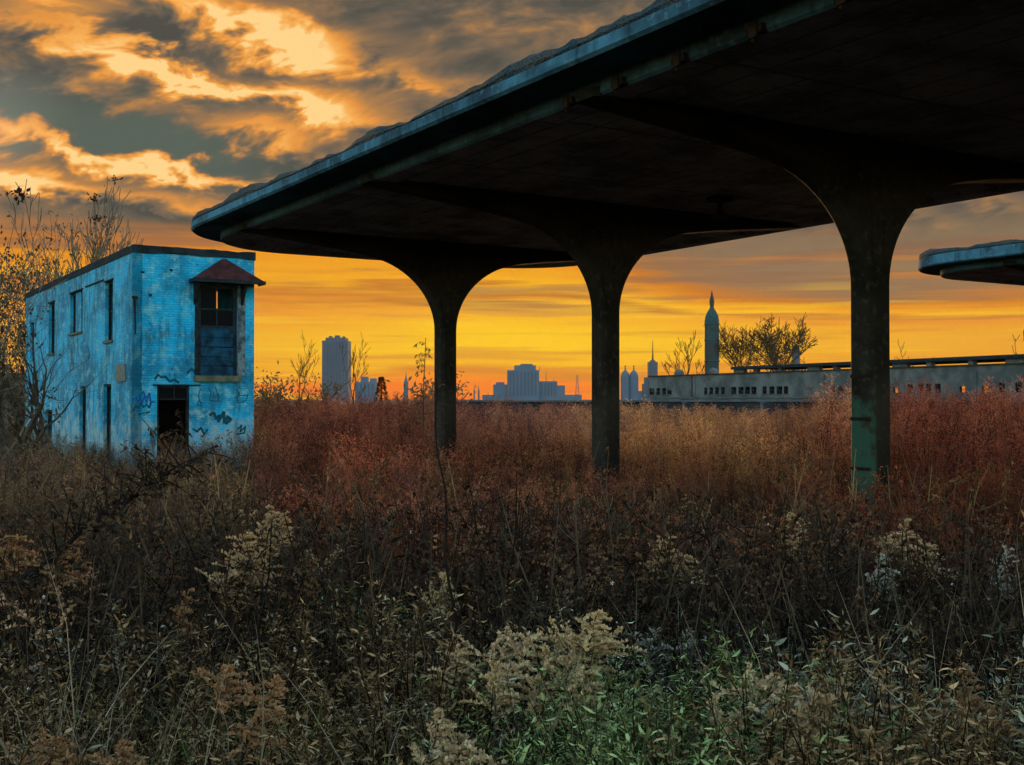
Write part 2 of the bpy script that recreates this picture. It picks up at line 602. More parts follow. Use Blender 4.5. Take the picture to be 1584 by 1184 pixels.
m_, n_, bs_, _o = new_mat('old_glass')
bs_.inputs['Base Color'].default_value = (0.004, 0.005, 0.006, 1)
bs_.inputs['Roughness'].default_value = 0.35
bs_.inputs['Specular IOR Level'].default_value = 0.03
M['glass'] = m_

M['ground'] = mat_plain('weedy_soil', (0.008, 0.006, 0.004), (0.020, 0.015, 0.010), 1.3, 1.0, 12, 0.8, 0.05)
M['far_wall'] = mat_plain('dark_retaining_wall', (0.014, 0.017, 0.022), (0.03, 0.034, 0.04), 0.6, 0.95, 3, 0.4, 0.03)
M['coping'] = mat_plain('pale_coping', (0.06, 0.072, 0.085), (0.10, 0.115, 0.13), 0.8, 0.9)
M['concourse'] = mat_plain('grey_blue_stucco', (0.062, 0.074, 0.078), (0.125, 0.14, 0.142), 0.34, 0.9, 3, 0.3, 0.02)
M['concourse_dark'] = mat_plain('stained_roof_edge', (0.03, 0.025, 0.018), (0.05, 0.043, 0.03), 0.5, 0.9)
M['tower_a'] = mat_plain('slate_tower_cladding', (0.078, 0.088, 0.118), (0.095, 0.108, 0.142), 0.03, 0.8)
M['tower_b'] = mat_plain('blue_grey_limestone', (0.085, 0.120, 0.178), (0.105, 0.142, 0.20), 0.03, 0.85)
M['tower_c'] = mat_plain('dark_teal_tower', (0.035, 0.05, 0.055), (0.022, 0.075, 0.085), 0.05, 0.85, lo=0.4, hi=0.6)
M['tower_dark'] = mat_plain('dark_spire', (0.035, 0.035, 0.035), (0.05, 0.05, 0.05), 0.3, 0.8)
M['strip'] = mat_plain('window_strip_glass', (0.062, 0.082, 0.118), (0.07, 0.092, 0.132), 0.05, 0.5)
M['bark'] = mat_plain('grey_brown_bark', (0.030, 0.024, 0.018), (0.07, 0.055, 0.04), 5.0, 0.95, 20, 0.6, 0.01)
M['bark_dark'] = mat_plain('dark_wet_bark', (0.007, 0.005, 0.004), (0.018, 0.011, 0.008), 6.0, 0.9, 20, 0.5, 0.01)
M['bark_far'] = mat_plain('far_bark', (0.045, 0.032, 0.016), (0.07, 0.05, 0.025), 0.8, 0.95)
M['twig_pale'] = mat_plain('pale_twigs', (0.10, 0.085, 0.06), (0.17, 0.14, 0.10), 2.0, 0.95)

PLUME_C = [(0.48, 0.335, 0.17), (0.60, 0.44, 0.24), (0.38, 0.24, 0.12), (0.66, 0.51, 0.31)]
WITHER_C = [(0.010, 0.008, 0.006), (0.022, 0.015, 0.010), (0.10, 0.06, 0.032), (0.016, 0.018, 0.013), (0.05, 0.03, 0.018)]
STEM_C = [(0.012, 0.009, 0.006), (0.028, 0.019, 0.012), (0.09, 0.07, 0.048)]
M['plume_single'] = mat_leaf('pale_goldenrod_fluff', PLUME_C, trans=0.3, spread=0.35, tint=False)
M['plume_russet'] = mat_leaf('russet_fluff', [(0.30, 0.15, 0.07), (0.42, 0.24, 0.12), (0.22, 0.11, 0.055)], trans=0.3, spread=0.5, tint=False)
M['plume_grey'] = mat_leaf('grey_fluff', [(0.40, 0.38, 0.31), (0.52, 0.49, 0.41), (0.30, 0.27, 0.22)], trans=0.3, spread=0.5, tint=False)
M['withered_single'] = mat_leaf('withered_leaf_single', WITHER_C, trans=0.08, spread=0.6, tint=False)
M['stem_single'] = mat_leaf('dead_stem_single', STEM_C, trans=0.0, spread=0.3, tint=False)
M['plume'] = mat_leaf('goldenrod_fluff', [(0.30, 0.215, 0.125), (0.40, 0.30, 0.18), (0.23, 0.15, 0.085), (0.46, 0.37, 0.25)], trans=0.3, spread=0.35)
M['withered'] = mat_leaf('withered_leaf', WITHER_C, trans=0.08, spread=0.6)
M['stem'] = mat_leaf('dead_stem', STEM_C, trans=0.0, spread=0.3)
M['sage'] = mat_leaf('grey_green_leaf', [(0.030, 0.034, 0.022), (0.14, 0.15, 0.10), (0.42, 0.41, 0.33), (0.026, 0.024, 0.016), (0.24, 0.19, 0.12), (0.04, 0.048, 0.034), (0.34, 0.33, 0.26)], trans=0.10, spread=0.7)
M['grass'] = mat_leaf('green_blade', [(0.03, 0.08, 0.012), (0.10, 0.20, 0.03), (0.20, 0.26, 0.06), (0.04, 0.13, 0.04), (0.22, 0.22, 0.10)], trans=0.35, spread=0.5)
M['straw'] = mat_leaf('straw_blade', [(0.16, 0.13, 0.085), (0.24, 0.20, 0.14), (0.09, 0.07, 0.045), (0.32, 0.29, 0.23)], trans=0.25, spread=0.7)
M['brush'] = mat_leaf('rust_brush', [(0.10, 0.048, 0.034), (0.28, 0.13, 0.072), (0.42, 0.215, 0.115), (0.26, 0.155, 0.115)], trans=0.45, spread=0.45)
M['dryleaf'] = mat_leaf('dry_tree_leaf', [(0.12, 0.075, 0.03), (0.17, 0.11, 0.05), (0.09, 0.075, 0.04), (0.14, 0.12, 0.08)], trans=0.4, spread=0.8, tint=False)
M['brownleaf'] = mat_leaf('brown_tree_leaf', [(0.05, 0.036, 0.018), (0.085, 0.06, 0.03), (0.06, 0.055, 0.035), (0.10, 0.085, 0.06)], trans=0.3, spread=0.8, tint=False)
M['fluff'] = mat_leaf('seed_fluff_white', [(0.5, 0.48, 0.43), (0.66, 0.64, 0.6), (0.35, 0.33, 0.28)], trans=0.3, spread=0.5, tint=False)
M['pod'] = mat_leaf('dark_seed_pod', [(0.03, 0.018, 0.014), (0.05, 0.02, 0.016), (0.02, 0.02, 0.02)], trans=0.1, spread=0.8, tint=False)
M['conifer'] = mat_leaf('conifer_needles', [(0.018, 0.022, 0.012), (0.03, 0.03, 0.016)], trans=0.1, spread=0.8, tint=False)
M['twigfine'] = mat_leaf('fine_twigs', [(0.075, 0.055, 0.035), (0.11, 0.085, 0.055), (0.14, 0.115, 0.085)], trans=0.2, spread=0.6, tint=False)

# ------------------------------------------------------------------ ground


def build_ground():
    rad = [0.0, 0.6, 1.2, 1.8, 2.5, 3.2, 4, 5, 6, 7, 8, 9, 10, 11, 12, 13.5, 15, 17, 19, 21, 24, 27, 31, 36, 42, 50, 60, 75, 95, 120, 180, 300, 600, 1200, 2500, 5000, 9000]
    ns = 120
    vs, fs = [(0, 0, ground_z(0, 0))], []
    for r in rad[1:]:
        for k in range(ns):
            a = 2 * math.pi * k / ns
            x, y = r * math.sin(a), r * math.cos(a)
            vs.append((x, y, ground_z(x, y)))
    for k in range(ns):
        fs.append((0, 1 + (k + 1) % ns, 1 + k))
    for i in range(len(rad) - 2):
        for k in range(ns):
            k2 = (k + 1) % ns
            a, b = 1 + i * ns, 1 + (i + 1) * ns
            fs.append((a + k, a + k2, b + k2, b + k))
    mb = MB()
    mb.add(vs, fs)
    o = mb.build('ground', M['ground'], smooth=True)
    tag(o, kind='structure')


build_ground()

# ------------------------------------------------------------------ canopies
TH = R(31.7)                                     # track direction, left of the view axis
U = Vector((-math.sin(TH), math.cos(TH), 0))
V = Vector((math.cos(TH), math.sin(TH), 0))
# local frame of a canopy: x = across (V), y = along the track (U)
ROTZ = TH


def rr_ring(hw, y0, y1, r, inset, step=0.13):
    """rounded rectangle ring (fixed sampling for every inset); local x across, y along"""
    pts = []
    n_side = int((y1 - y0 - 2 * r) / step)
    n_end = max(2, int((2 * hw - 2 * r) / step))
    n_c = 26
    x0, x1 = -hw, hw

    def arc(cx, cy, a0, rr_):
        for k in range(n_c):
            a = a0 + (math.pi / 2) * k / n_c
            pts.append((cx + (rr_ - inset) * math.cos(a), cy + (rr_ - inset) * math.sin(a)))
    # start right side going up (counter-clockwise)
    for k in range(n_side):
        pts.append((x1 - inset, y0 + r + (y1 - y0 - 2 * r) * k / n_side))
    arc(x1 - r, y1 - r, 0, r)
    for k in range(n_end):
        pts.append((x1 - r - (2 * hw - 2 * r) * k / n_end, y1 - inset))
    arc(x0 + r, y1 - r, math.pi / 2, r)
    for k in range(n_side):
        pts.append((x0 + inset, y1 - r - (y1 - y0 - 2 * r) * k / n_side))
    arc(x0 + r, y0 + r, math.pi, r)
    for k in range(n_end):
        pts.append((x0 + r + (2 * hw - 2 * r) * k / n_end, y0 + inset))
    arc(x1 - r, y0 + r, 1.5 * math.pi, r)
    return pts


def rings_mesh(rings, close_first=False, close_last=False):
    """rings: list of lists of (x,y,z) of equal length"""
    mb = MB()
    n = len(rings[0])
    vs = [p for rg in rings for p in rg]
    fs = []
    for i in range(len(rings) - 1):
        for k in range(n):
            k2 = (k + 1) % n
            fs.append((i * n + k, i * n + k2, (i + 1) * n + k2, (i + 1) * n + k))
    if close_first:
        fs.append(tuple(range(n))[::-1])
    if close_last:
        fs.append(tuple((len(rings) - 1) * n + k for k in range(n)))
    mb.add(vs, fs)
    return mb


def rough(x, y, s, amp, seed):
    return amp * mnoise.fractal((x * s, y * s, seed), 1.0, 2.0, 4)


HB, HS, HFASCIA = 3.40, 3.58, 3.75                    # under-slab, outer soffit, fascia top (above eye)


def frame_profile(hw=0.19, ztop=3.50, zb=-3.0):
    """half width of the flared column at each height (above eye)"""
    rows = [(zb, hw), (1.5, hw)]
    for k in range(1, 21):
        t = k / 20 * 0.985
        rows.append((1.5 + 1.6 * t, hw + 2.0 * (1 - math.sqrt(1 - t * t))))
    z_end, w_end = rows[-1]
    rows.append((3.16, 2.45))
    rows.append((3.24, 3.2))
    rows.append((3.33, 4.1))
    rows.append((3.385, 4.66))
    rows.append((ztop, 4.66))
    return rows


def frame_mesh(hu=0.21):
    rows = frame_profile()
    ch = 0.055
    mb = MB()
    rings = []
    for (z, w) in rows:
        rings.append([(w - ch, -hu), (w, -hu + ch), (w, hu - ch), (w - ch, hu), (-w + ch, hu), (-w, hu - ch), (-w, -hu + ch), (-w + ch, -hu)])
    vs = [(x, y, rows[i][0]) for i, rg in enumerate(rings) for (x, y) in rg]
    fs = []
    for i in range(len(rings) - 1):
        for k in range(8):
            k2 = (k + 1) % 8
            fs.append((i * 8 + k, i * 8 + k2, (i + 1) * 8 + k2, (i + 1) * 8 + k))
    fs.append(tuple((len(rings) - 1) * 8 + k for k in range(8)))
    mb.add(vs, fs)
    return mb.mesh('column', M['column'])


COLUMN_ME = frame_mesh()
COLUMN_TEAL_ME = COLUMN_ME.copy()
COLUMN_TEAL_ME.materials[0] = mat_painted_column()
smb = MB()
smb.box(-0.206, -0.186, -0.165, 0.165, -0.022, 0.022)
STRAP_ME = smb.mesh('strap', M['iron'])


def canopy(label, axis_v, y0, y1, cols, seed, detail=True, extra=0.0):
    HF = HFASCIA + extra
    org = V * axis_v
    root = empty('platform_canopy', (org.x, org.y, EYE), ROTZ)
    tag(root, label, 'canopy', 'concrete platform canopies')
    hw_o, hw_i, r = 5.30, 4.72, 2.7
    # outer slab: fascia and soffit back to the lower body
    def ring(ins, z, amp=0.0, sd=0.0, up=0.0):
        pts = rr_ring(hw_o, y0, y1, r, ins)
        out = []
        for (x, y) in pts:
            a = rough(x, y, 1.3, amp, seed + sd) if amp else 0.0
            out.append((x * (1 + a * 0.1), y + a * 0.3, z + (rough(x, y, 0.9, up, seed + sd + 5) if up else 0.0)))
        return out
    mb = rings_mesh([ring(0.62, HS), ring(0.04, HS, 0.006), ring(0.0, HS + 0.035, 0.012), ring(0.0, HF - 0.02, 0.012), ring(0.03, HF), ring(0.7, HF + 0.01)], False, True)
    mb.build('roof_slab', M['fascia'], root)
    # weathered roofing heaped over the edge
    lump = []
    base = rr_ring(hw_o, y0, y1, r, 0.05)
    for ins, zz, hh in ((0.045, HF + 0.004, 0.0), (0.02, HF + 0.03, 0.35), (0.035, HF + 0.085, 0.8), (0.16, HF + 0.12, 1.1), (0.6, HF + 0.12, 1.2), (1.6, HF + 0.05, 0.4)):
        rg = []
        for (x, y) in rr_ring(hw_o, y0, y1, r, ins):
            big = mnoise.noise((x * 0.75 + 3, y * 0.75, seed + 1.0)) * 0.13 + max(0.0, mnoise.noise((x * 0.4, y * 0.4, seed + 8.0)) - 0.10) * 0.30
            sm = mnoise.fractal((x * 2.2, y * 2.2, seed + zz * 3), 1.0, 2.0, 4) * 0.045 + (abs(mnoise.noise((x * 3.1, y * 3.1, seed + 40))) - 0.2) * 0.07 + mnoise.noise((x * 7.5, y * 7.5, seed + 50 + zz)) * 0.022
            j = mnoise.noise((x * 3.0, y * 3.0, seed + 20 + zz)) * 0.03 * hh
            f = 1 + j / max(1.0, abs(x)) if abs(x) > 3 else 1.0
            rg.append((x * f, y + j, zz + hh * (big + sm) if hh else zz))
        lump.append(rg)
    mb = rings_mesh(lump, False, True)
    o = mb.build('roofing', M['roofing'], root)
    # lower body
    def ring2(ins, z):
        return [(x, y, z) for (x, y) in rr_ring(hw_i, y0 + 0.58, y1 - 0.58, r - 0.5, ins)]
    mb = rings_mesh([ring2(0.9, HB + 0.05), ring2(0.52, HB + 0.05), ring2(0.44, HB), ring2(0.03, HB)], True, False)
    mb.build('underside', M['soffit'], root)
    mb = rings_mesh([ring2(0.035, HB - 0.002), ring2(0.0, HB + 0.03), ring2(0.0, HS - 0.004)])
    mb.build('edge_beam', M['beam_face'], root)
    for i, yy in enumerate(cols):
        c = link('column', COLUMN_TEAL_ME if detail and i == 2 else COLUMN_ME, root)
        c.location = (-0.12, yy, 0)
        if not detail:
            continue
        if i != 2:
            continue
        for zz in (-0.92, -0.26, 0.31):
            s = link('strap', STRAP_ME, c)
            s.location = (0, 0, zz)
    # shallow ribs between the frames on the underside
    return root, org


main, morg = canopy('long concrete canopy on three flared columns reaching overhead', 12.35, -9.0, 26.5, [22.6, 16.65, 10.7, 4.75, -1.2], 2.0)
for k, uu in enumerate((5.9, 6.91, 7.98, 9.08, 10.1, 11.06)):
    b = MB()
    b.box(-0.03, 0.05, -0.10, 0.10, -0.06, 0.02)
    b.box(-0.055, -0.03, -0.05, 0.05, -0.10, 0.05)
    b.tube([(-0.02, 0.0, -0.05), (-0.03, 0.02, -0.14)], [0.018, 0.012], 5)
    o = b.build('hanger_bracket', M['iron'], main)
    o.location = (-4.75, uu, HB + 0.06)
b = MB()
b.box(-0.16, 0.16, -0.16, 0.16, HB - 0.05, HB + 0.04)
b.box(-0.03, 0.03, -0.03, 0.03, HB - 0.22, HB - 0.05)
b.lathe([(0.05, HB - 0.22), (0.14, HB - 0.27), (0.16, HB - 0.33)], 0, 0, 10)
o = b.build('lamp_fitting', M['guard_grey'], main)
o.location = (1.0, 14.9, 0)
b = MB()
b.add([(-0.72, 22.42, 2.62), (-0.60, 22.42, 2.56), (-0.40, 22.40, 2.16), (-0.44, 22.38, 2.2)], [(0, 1, 2, 3)])
b.add([(-0.72, 22.44, 2.62), (-0.60, 22.44, 2.56), (-0.40, 22.42, 2.16), (-0.44, 22.40, 2.2)], [(3, 2, 1, 0)])
b.build('hanging_strip', M['iron'], main)

second, sorg = canopy('concrete canopy with rounded end on the next platform', 32.6, -8.0, 23.55, [19.6, 13.65], 5.0, False, 0.12)
second.location.z += 0.22

# ------------------------------------------------------------------ the blue two-storey building
BY = 38.0
P0 = Vector(((205 - 792) / FPX * BY, BY, 0))
GZ = -0.62                                          # wall foot
BW, BL = 4.10, 20.6
ZT = EYE + (HOR - 378) / FPX * BY                   # parapet top


def on_wall(px, py, axis):
    """photo pixel -> (distance from the near corner along the wall, height) on the front (V) or side (U) wall"""
    xn = (px - 792) / FPX
    t = (xn * P0.y - P0.x) / (axis.x - xn * axis.y)
    Y = P0.y + t * axis.y
    return t, EYE + (HOR - py) / FPX * Y


def wall_mesh(W, z0, z1, holes, th=0.3):
    """wall in the local xz plane (x 0..W, outer face y=0, inner y=th), rectangular holes (x0,x1,z0,z1)"""
    xs = sorted({0.0, W, *[h[0] for h in holes], *[h[1] for h in holes]})
    zs = sorted({z0, z1, *[h[2] for h in holes], *[h[3] for h in holes]})

    def solid(i, k):
        if i < 0 or k < 0 or i >= len(xs) - 1 or k >= len(zs) - 1:
            return False
        cx, cz = (xs[i] + xs[i + 1]) / 2, (zs[k] + zs[k + 1]) / 2
        return not any(h[0] < cx < h[1] and h[2] < cz < h[3] for h in holes)
    mb = MB()
    for i in range(len(xs) - 1):
        for k in range(len(zs) - 1):
            if not solid(i, k):
                continue
            a, b, c, d = xs[i], xs[i + 1], zs[k], zs[k + 1]
            mb.add([(a, 0, c), (b, 0, c), (b, 0, d), (a, 0, d)], [(0, 1, 2, 3)])
            mb.add([(a, th, c), (b, th, c), (b, th, d), (a, th, d)], [(3, 2, 1, 0)])
            if not solid(i - 1, k):
                mb.add([(a, 0, c), (a, 0, d), (a, th, d), (a, th, c)], [(0, 1, 2, 3)])
            if not solid(i + 1, k):
                mb.add([(b, 0, c), (b, th, c), (b, th, d), (b, 0, d)], [(0, 1, 2, 3)])
            if not solid(i, k - 1):
                mb.add([(a, 0, c), (a, th, c), (b, th, c), (b, 0, c)], [(0, 1, 2, 3)])
            if not solid(i, k + 1):
                mb.add([(a, 0, d), (b, 0, d), (b, th, d), (a, th, d)], [(0, 1, 2, 3)])
    return mb


def rect_px(x0, x1, y0, y1, axis):
    a0, zt = on_wall(x0, y0, axis)
    a1, zb = on_wall(x1, y1, axis)
    a0b, zb2 = on_wall(x0, y1, axis)
    lo, hi = min(a0, a1), max(a0, a1)
    return [lo, hi, min(zb, zb2), zt]


def build_blue_house():
    root = empty('brick_building', (P0.x, P0.y, 0), 0)
    tag(root, 'blue painted two-storey brick building with gabled bay window and graffiti', 'building')
    # ---- front wall (along V)
    f = empty('front_wall_axis')
    bpy.data.objects.remove(f)
    bay = rect_px(306, 367, 440, 581, V)
    door = rect_px(243, 293, 597, 700, V)
    door[2] = GZ
    front = wall_mesh(BW, GZ, ZT - 0.24, [bay, door]).build('front_wall', M['brick'], root)
    front.rotation_euler = (0, 0, TH)
    front.location = (0, 0, 0)

    def fp(name, mat, *boxes, parent=front):
        return part(name, parent, mat, *boxes)
    # parapet cap with a ragged tar edge
    def cap(L, name, rot, loc, yy0, yy1):
        mb = MB()
        n = int(L / 0.2)
        top, bot = [], []
        for k in range(n + 1):
            x = L * k / n
            top.append(0.03 * mnoise.noise((x * 1.7, rot, 4)) + 0.02 * mnoise.noise((x * 6, rot, 1)))
            bot.append(0.05 * mnoise.noise((x * 1.1, rot, 9)))
        for k in range(n):
            xa, xb = L * k / n, L * (k + 1) / n
            za, zb = ZT + top[k], ZT + top[k + 1]
            ca, cb = ZT - 0.24 + bot[k], ZT - 0.24 + bot[k + 1]
            mb.add([(xa, yy0, ca), (xb, yy0, cb), (xb, yy0, zb), (xa, yy0, za), (xa, yy1, ca), (xb, yy1, cb), (xb, yy1, zb), (xa, yy1, za)],
                   [(0, 1, 2, 3), (7, 6, 5, 4), (3, 2, 6, 7), (4, 5, 1, 0)])
            if k == 0:
                mb.add([(xa, yy0, ca), (xa, yy0, za), (xa, yy1, za), (xa, yy1, ca)], [(0, 1, 2, 3)])
            if k == n - 1:
                mb.add([(xb, yy0, cb), (xb, yy1, cb), (xb, yy1, zb), (xb, yy0, zb)], [(0, 1, 2, 3)])
        o = mb.build(name, M['parapet'], root)
        o.rotation_euler = (0, 0, rot)
        o.location = loc
        return o
    cap(BW + 0.04, 'parapet', TH, (0, 0, 0), -0.03, 0.33)
    # ---- bay window: frame, sashes, panes, boards, sill, gabled hood
    x0, x1, zb, zt = bay
    bw = empty('bay_window', (0, 0, 0))
    bw.parent = front
    bh = zt - zb
    part('window_frame', bw, M['frame'], (x0 + .003, x0 + 0.11, 0.06, 0.2, zb, zt), (x1 - 0.13, x1 - .003, 0.06, 0.2, zb, zt), (x0 + 0.11, x1 - 0.13, 0.06, 0.2, zt - 0.10, zt - .003))
    ix0, ix1 = x0 + 0.11, x1 - 0.13
    z_rail = zb + bh * 0.735
    z_low = zb + bh * 0.545
    xm = (ix0 + ix1) / 2
    part('rail', bw, M['frame'], (ix0, ix1, 0.08, 0.17, z_rail - 0.03, z_rail + 0.03))
    part('rail', bw, M['frame'], (ix0, ix1, 0.07, 0.17, z_low - 0.05, z_low + 0.03))
    part('mullion', bw, M['frame'], (xm - 0.02, xm + 0.02, 0.09, 0.15, z_low + 0.03, z_rail - 0.03))
    part('mullion', bw, M['frame'], (xm - 0.045, xm - 0.015, 0.09, 0.15, z_rail + 0.03, zt - 0.1))
    part('pane', bw, M['glass'], (ix0, xm - 0.02, 0.115, 0.122, z_low + 0.03, z_rail - 0.03))
    part('pane', bw, M['glass'], (xm + 0.02, ix1, 0.115, 0.122, z_low + 0.03, z_rail - 0.03))
    part('pane', bw, M['glass'], (ix0, xm - 0.045, 0.115, 0.122, z_rail + 0.03, zt - 0.1))
    nb = 5
    for k in range(nb):
        za = zb + (z_low - 0.05 - zb) * k / nb
        zc = zb + (z_low - 0.05 - zb) * (k + 1) / nb
        b = MB()
        sag = 0.02 * math.sin(k * 2.3)
        dep = 0.05 + 0.035 * (k % 2) + 0.02 * math.sin(k * 5.1)
        b.add([(ix0, dep, za + .012), (ix1, dep, za + .012 + sag), (ix1, dep, zc - .006 + sag), (ix0, dep, zc - .006),
               (ix0, dep + .03, za + .012), (ix1, dep + .03, za + .012 + sag), (ix1, dep + .03, zc - .006 + sag), (ix0, dep + .03, zc - .006)],
              [(0, 1, 2, 3), (7, 6, 5, 4), (3, 2, 6, 7), (4, 5, 1, 0), (1, 5, 6, 2), (0, 3, 7, 4)])
        b.build('board', M['board'], bw)
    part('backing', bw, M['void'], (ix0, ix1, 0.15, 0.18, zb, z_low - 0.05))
    part('sill', bw, M['stone'], (x0 - 0.14, x1 + 0.12, -0.10, 0.02, zb - 0.2, zb - 0.003))
    part('jamb', bw, M['jamb'], (x1 + 0.003, x1 + 0.26, -0.035, 0.02, zb, zt + 0.05))
    part('jamb', bw, M['frame'], (x0 - 0.11, x0 - 0.003, -0.03, 0.02, zb, zt + 0.05))
    # hood
    h0, hz = on_wall(294, 432, V)
    h1 = on_wall(398, 432, V)[0]
    ha, hza = on_wall(343, 402, V)
    pr = -0.62
    b = MB()
    b.add([(h0, pr, hz), (h1, pr, hz), (ha + 0.06, pr + 0.35, hza), (ha - 0.06, pr + 0.35, hza), (h0, 0.0, hz), (h1, 0.0, hz), (ha + .06, 0.0, hza + .0), (ha - .06, 0.0, hza)],
          [(0, 1, 2, 3), (0, 3, 7, 4), (1, 5, 6, 2), (3, 2, 6, 7), (0, 4, 5, 1)])
    hood = b.build('hood', M['redtile'], front)
    part('eave_board', hood, M['frame'], (h0 - 0.06, h1 + 0.06, pr - 0.05, pr + 0.02, hz - 0.12, hz - 0.002), (h0 - 0.06, h0 + 0.0, pr + .02, -0.003, hz - 0.12, hz - 0.002), (h1, h1 + 0.06, pr + .02, -0.003, hz - 0.12, hz - 0.002))
    for xx in (x0 - 0.16, x1 + 0.10):
        b = MB()
        b.add([(xx, -0.003, hz - 0.12), (xx, -0.50, hz - 0.122), (xx, -0.003, hz - 0.85), (xx + 0.09, -0.003, hz - 0.12), (xx + 0.09, -0.50, hz - 0.122), (xx + 0.09, -0.003, hz - 0.85)],
              [(0, 1, 2), (5, 4, 3), (1, 4, 5, 2), (0, 3, 4, 1)])
        b.build('bracket', M['frame'], hood)
    # ---- door
    x0, x1, zb, zt = door
    dw = empty('doorway', (0, 0, 0))
    dw.parent = front
    zt2 = zt - 0.42
    part('door_frame', dw, M['frame'], (x0 + .003, x0 + 0.07, 0.05, 0.2, zb, zt), (x1 - 0.07, x1 - .003, 0.05, 0.2, zb, zt), (x0 + 0.07, x1 - 0.07, 0.05, 0.2, zt - 0.07, zt - .003), (x0 + 0.07, x1 - 0.07, 0.06, 0.18, zt2 - 0.05, zt2))
    xm = x0 + 0.07 + (x1 - x0 - 0.14) * 0.55
    part('mullion', dw, M['frame'], (xm - 0.025, xm + 0.025, 0.07, 0.16, zt2, zt - 0.07))
    part('pane', dw, M['glass'], (x0 + .07, xm - .025, 0.11, 0.117, zt2, zt - 0.07))
    part('pane', dw, M['glass'], (xm + .025, x1 - .07, 0.11, 0.117, zt2, zt - 0.07))
    part('lintel', dw, M['parapet'], (x0 - 0.14, x1 + 0.36, -0.05, 0.003, zt + 0.005, zt + 0.05))
    # wall holes and fixings as flat patches, the shade inside given by dark colour
    for (px, py, w, h) in ((201, 461, 0.20, 0.18), (232, 457, 0.10, 0.12), (264, 418, 0.10, 0.12), (220, 421, 0.12, 0.08), (352, 590, 0.3, 0.05)):
        a, z = on_wall(max(px, 208), py, V)
        b = MB()
        pts = [(a + w * 0.5 * math.cos(t) * (1 + 0.3 * math.sin(3 * t + px)), -0.012, z + h * 0.5 * math.sin(t) * (1 + 0.3 * math.cos(2 * t + px))) for t in [2 * math.pi * k / 9 for k in range(9)]]
        b.add(pts + [(p[0], -0.002, p[2]) for p in pts], [tuple(range(9))] + [(k, k + 9, (k + 1) % 9 + 9, (k + 1) % 9) for k in range(9)])
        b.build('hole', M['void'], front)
    a, z = on_wall(207, 465, V)
    b = MB()
    b.tube([(a + 0.0, -0.03, z), (a + 0.02, -0.035, z - 0.35), (a + 0.03, -0.03, z - 1.1)], [0.05, 0.025, 0.02], 6)
    b.build('drain_stub', M['iron'], front)

    # graffiti strokes, thin ribbons of paint on the brick
    def stroke(name, pts_px, wpx, mat, axis=V, par=front, flip=1):
        b = MB()
        q = [on_wall(px, py, axis) for px, py in pts_px]
        w = wpx * BY / FPX / 2
        for i in range(len(q) - 1):
            (a0, z0), (a1, z1) = q[i], q[i + 1]
            dx, dz = a1 - a0, z1 - z0
            L = math.hypot(dx, dz) or 1
            nx, nz = -dz / L * w, dx / L * w
            ex, ez = dx / L * w * 0.6, dz / L * w * 0.6
            yy = -0.004 - 0.0012 * i
            b.add([(a0 - ex - nx, yy, z0 - ez - nz), (a1 + ex - nx, yy, z1 + ez - nz), (a1 + ex + nx, yy, z1 + ez + nz), (a0 - ex + nx, yy, z0 - ez + nz)], [(0, 1, 2, 3)])
        return b.build(name, mat, par)
    D, B_ = M['spray_dark'], M['spray_blue']
    stroke('graffiti', [(206, 618), (211, 615), (213, 622), (218, 616), (219, 626), (224, 612), (226, 624), (231, 608), (233, 622), (239, 622)], 2.2, B_)
    stroke('graffiti', [(206, 636), (210, 628), (214, 632), (218, 624), (222, 630), (227, 626), (231, 631), (234, 622)], 2.4, D)
    stroke('graffiti', [(214, 642), (222, 639), (232, 637), (226, 641)], 1.8, D)
    stroke('graffiti', [(218, 612), (222, 606), (226, 616), (230, 610)], 2.0, B_)
    stroke('graffiti', [(310, 602), (307, 612), (309, 622), (315, 624)], 1.2, D)
    stroke('graffiti', [(323, 600), (326, 610), (324, 620), (338, 621), (336, 610), (333, 598)], 1.2, D)
    stroke('graffiti', [(304, 630), (308, 618), (312, 629), (306, 626)], 1.0, D)
    stroke('graffiti', [(366, 602), (370, 612), (384, 611), (380, 620), (369, 624), (366, 616), (371, 608)], 1.4, D)
    stroke('graffiti', [(325, 642), (331, 639), (334, 648), (340, 643), (338, 652), (346, 638), (347, 654), (352, 645), (357, 649), (350, 655)], 5.0, D)
    stroke('graffiti', [(299, 664), (305, 668), (311, 662), (316, 672), (321, 665), (313, 676)], 3.2, D)
    stroke('graffiti', [(368, 664), (374, 658), (372, 668), (380, 660), (378, 670), (366, 672)], 2.6, D)
    stroke('graffiti', [(240, 586), (244, 580), (250, 584), (256, 583), (262, 590), (270, 588), (276, 592)], 3.5, D)
    stroke('graffiti', [(290, 577), (296, 571), (300, 574), (303, 580)], 4.0, D)

    # ---- side wall (along U); local x runs away from the corner, outer face towards -V
    holes = {}
    specs = [('w1', 162, 174, 437, 526), ('w2', 108, 127, 455, 512), ('w3', 75, 84, 470, 546), ('w4', 46, 52, 500, 560),
             ('d1', 160, 172, 595, 720), ('d2', 123, 133, 598, 712), ('w5', 54, 60, 601, 620), ('d3', 70, 81, 634, 720)]
    for nm, a, b_, c, d in specs:
        r_ = rect_px(a, b_, c, d, U)
        if nm.startswith('d'):
            r_[2] = GZ
        holes[nm] = r_
    side = wall_mesh(BL, GZ, ZT - 0.24, list(holes.values())).build('side_wall', M['brick'], root)
    # local x -> U, local y(outer=0, inner=+th) -> +V : mirror is needed, so flip y through a negative-free rotation
    me = side.data
    co = np.empty(len(me.vertices) * 3, dtype=np.float32)
    me.vertices.foreach_get('co', co)
    co = co.reshape(-1, 3)
    Lx, Ly = co[:, 0].copy(), co[:, 1].copy()
    co[:, 0] = U.x * Lx + V.x * Ly
    co[:, 1] = U.y * Lx + V.y * Ly
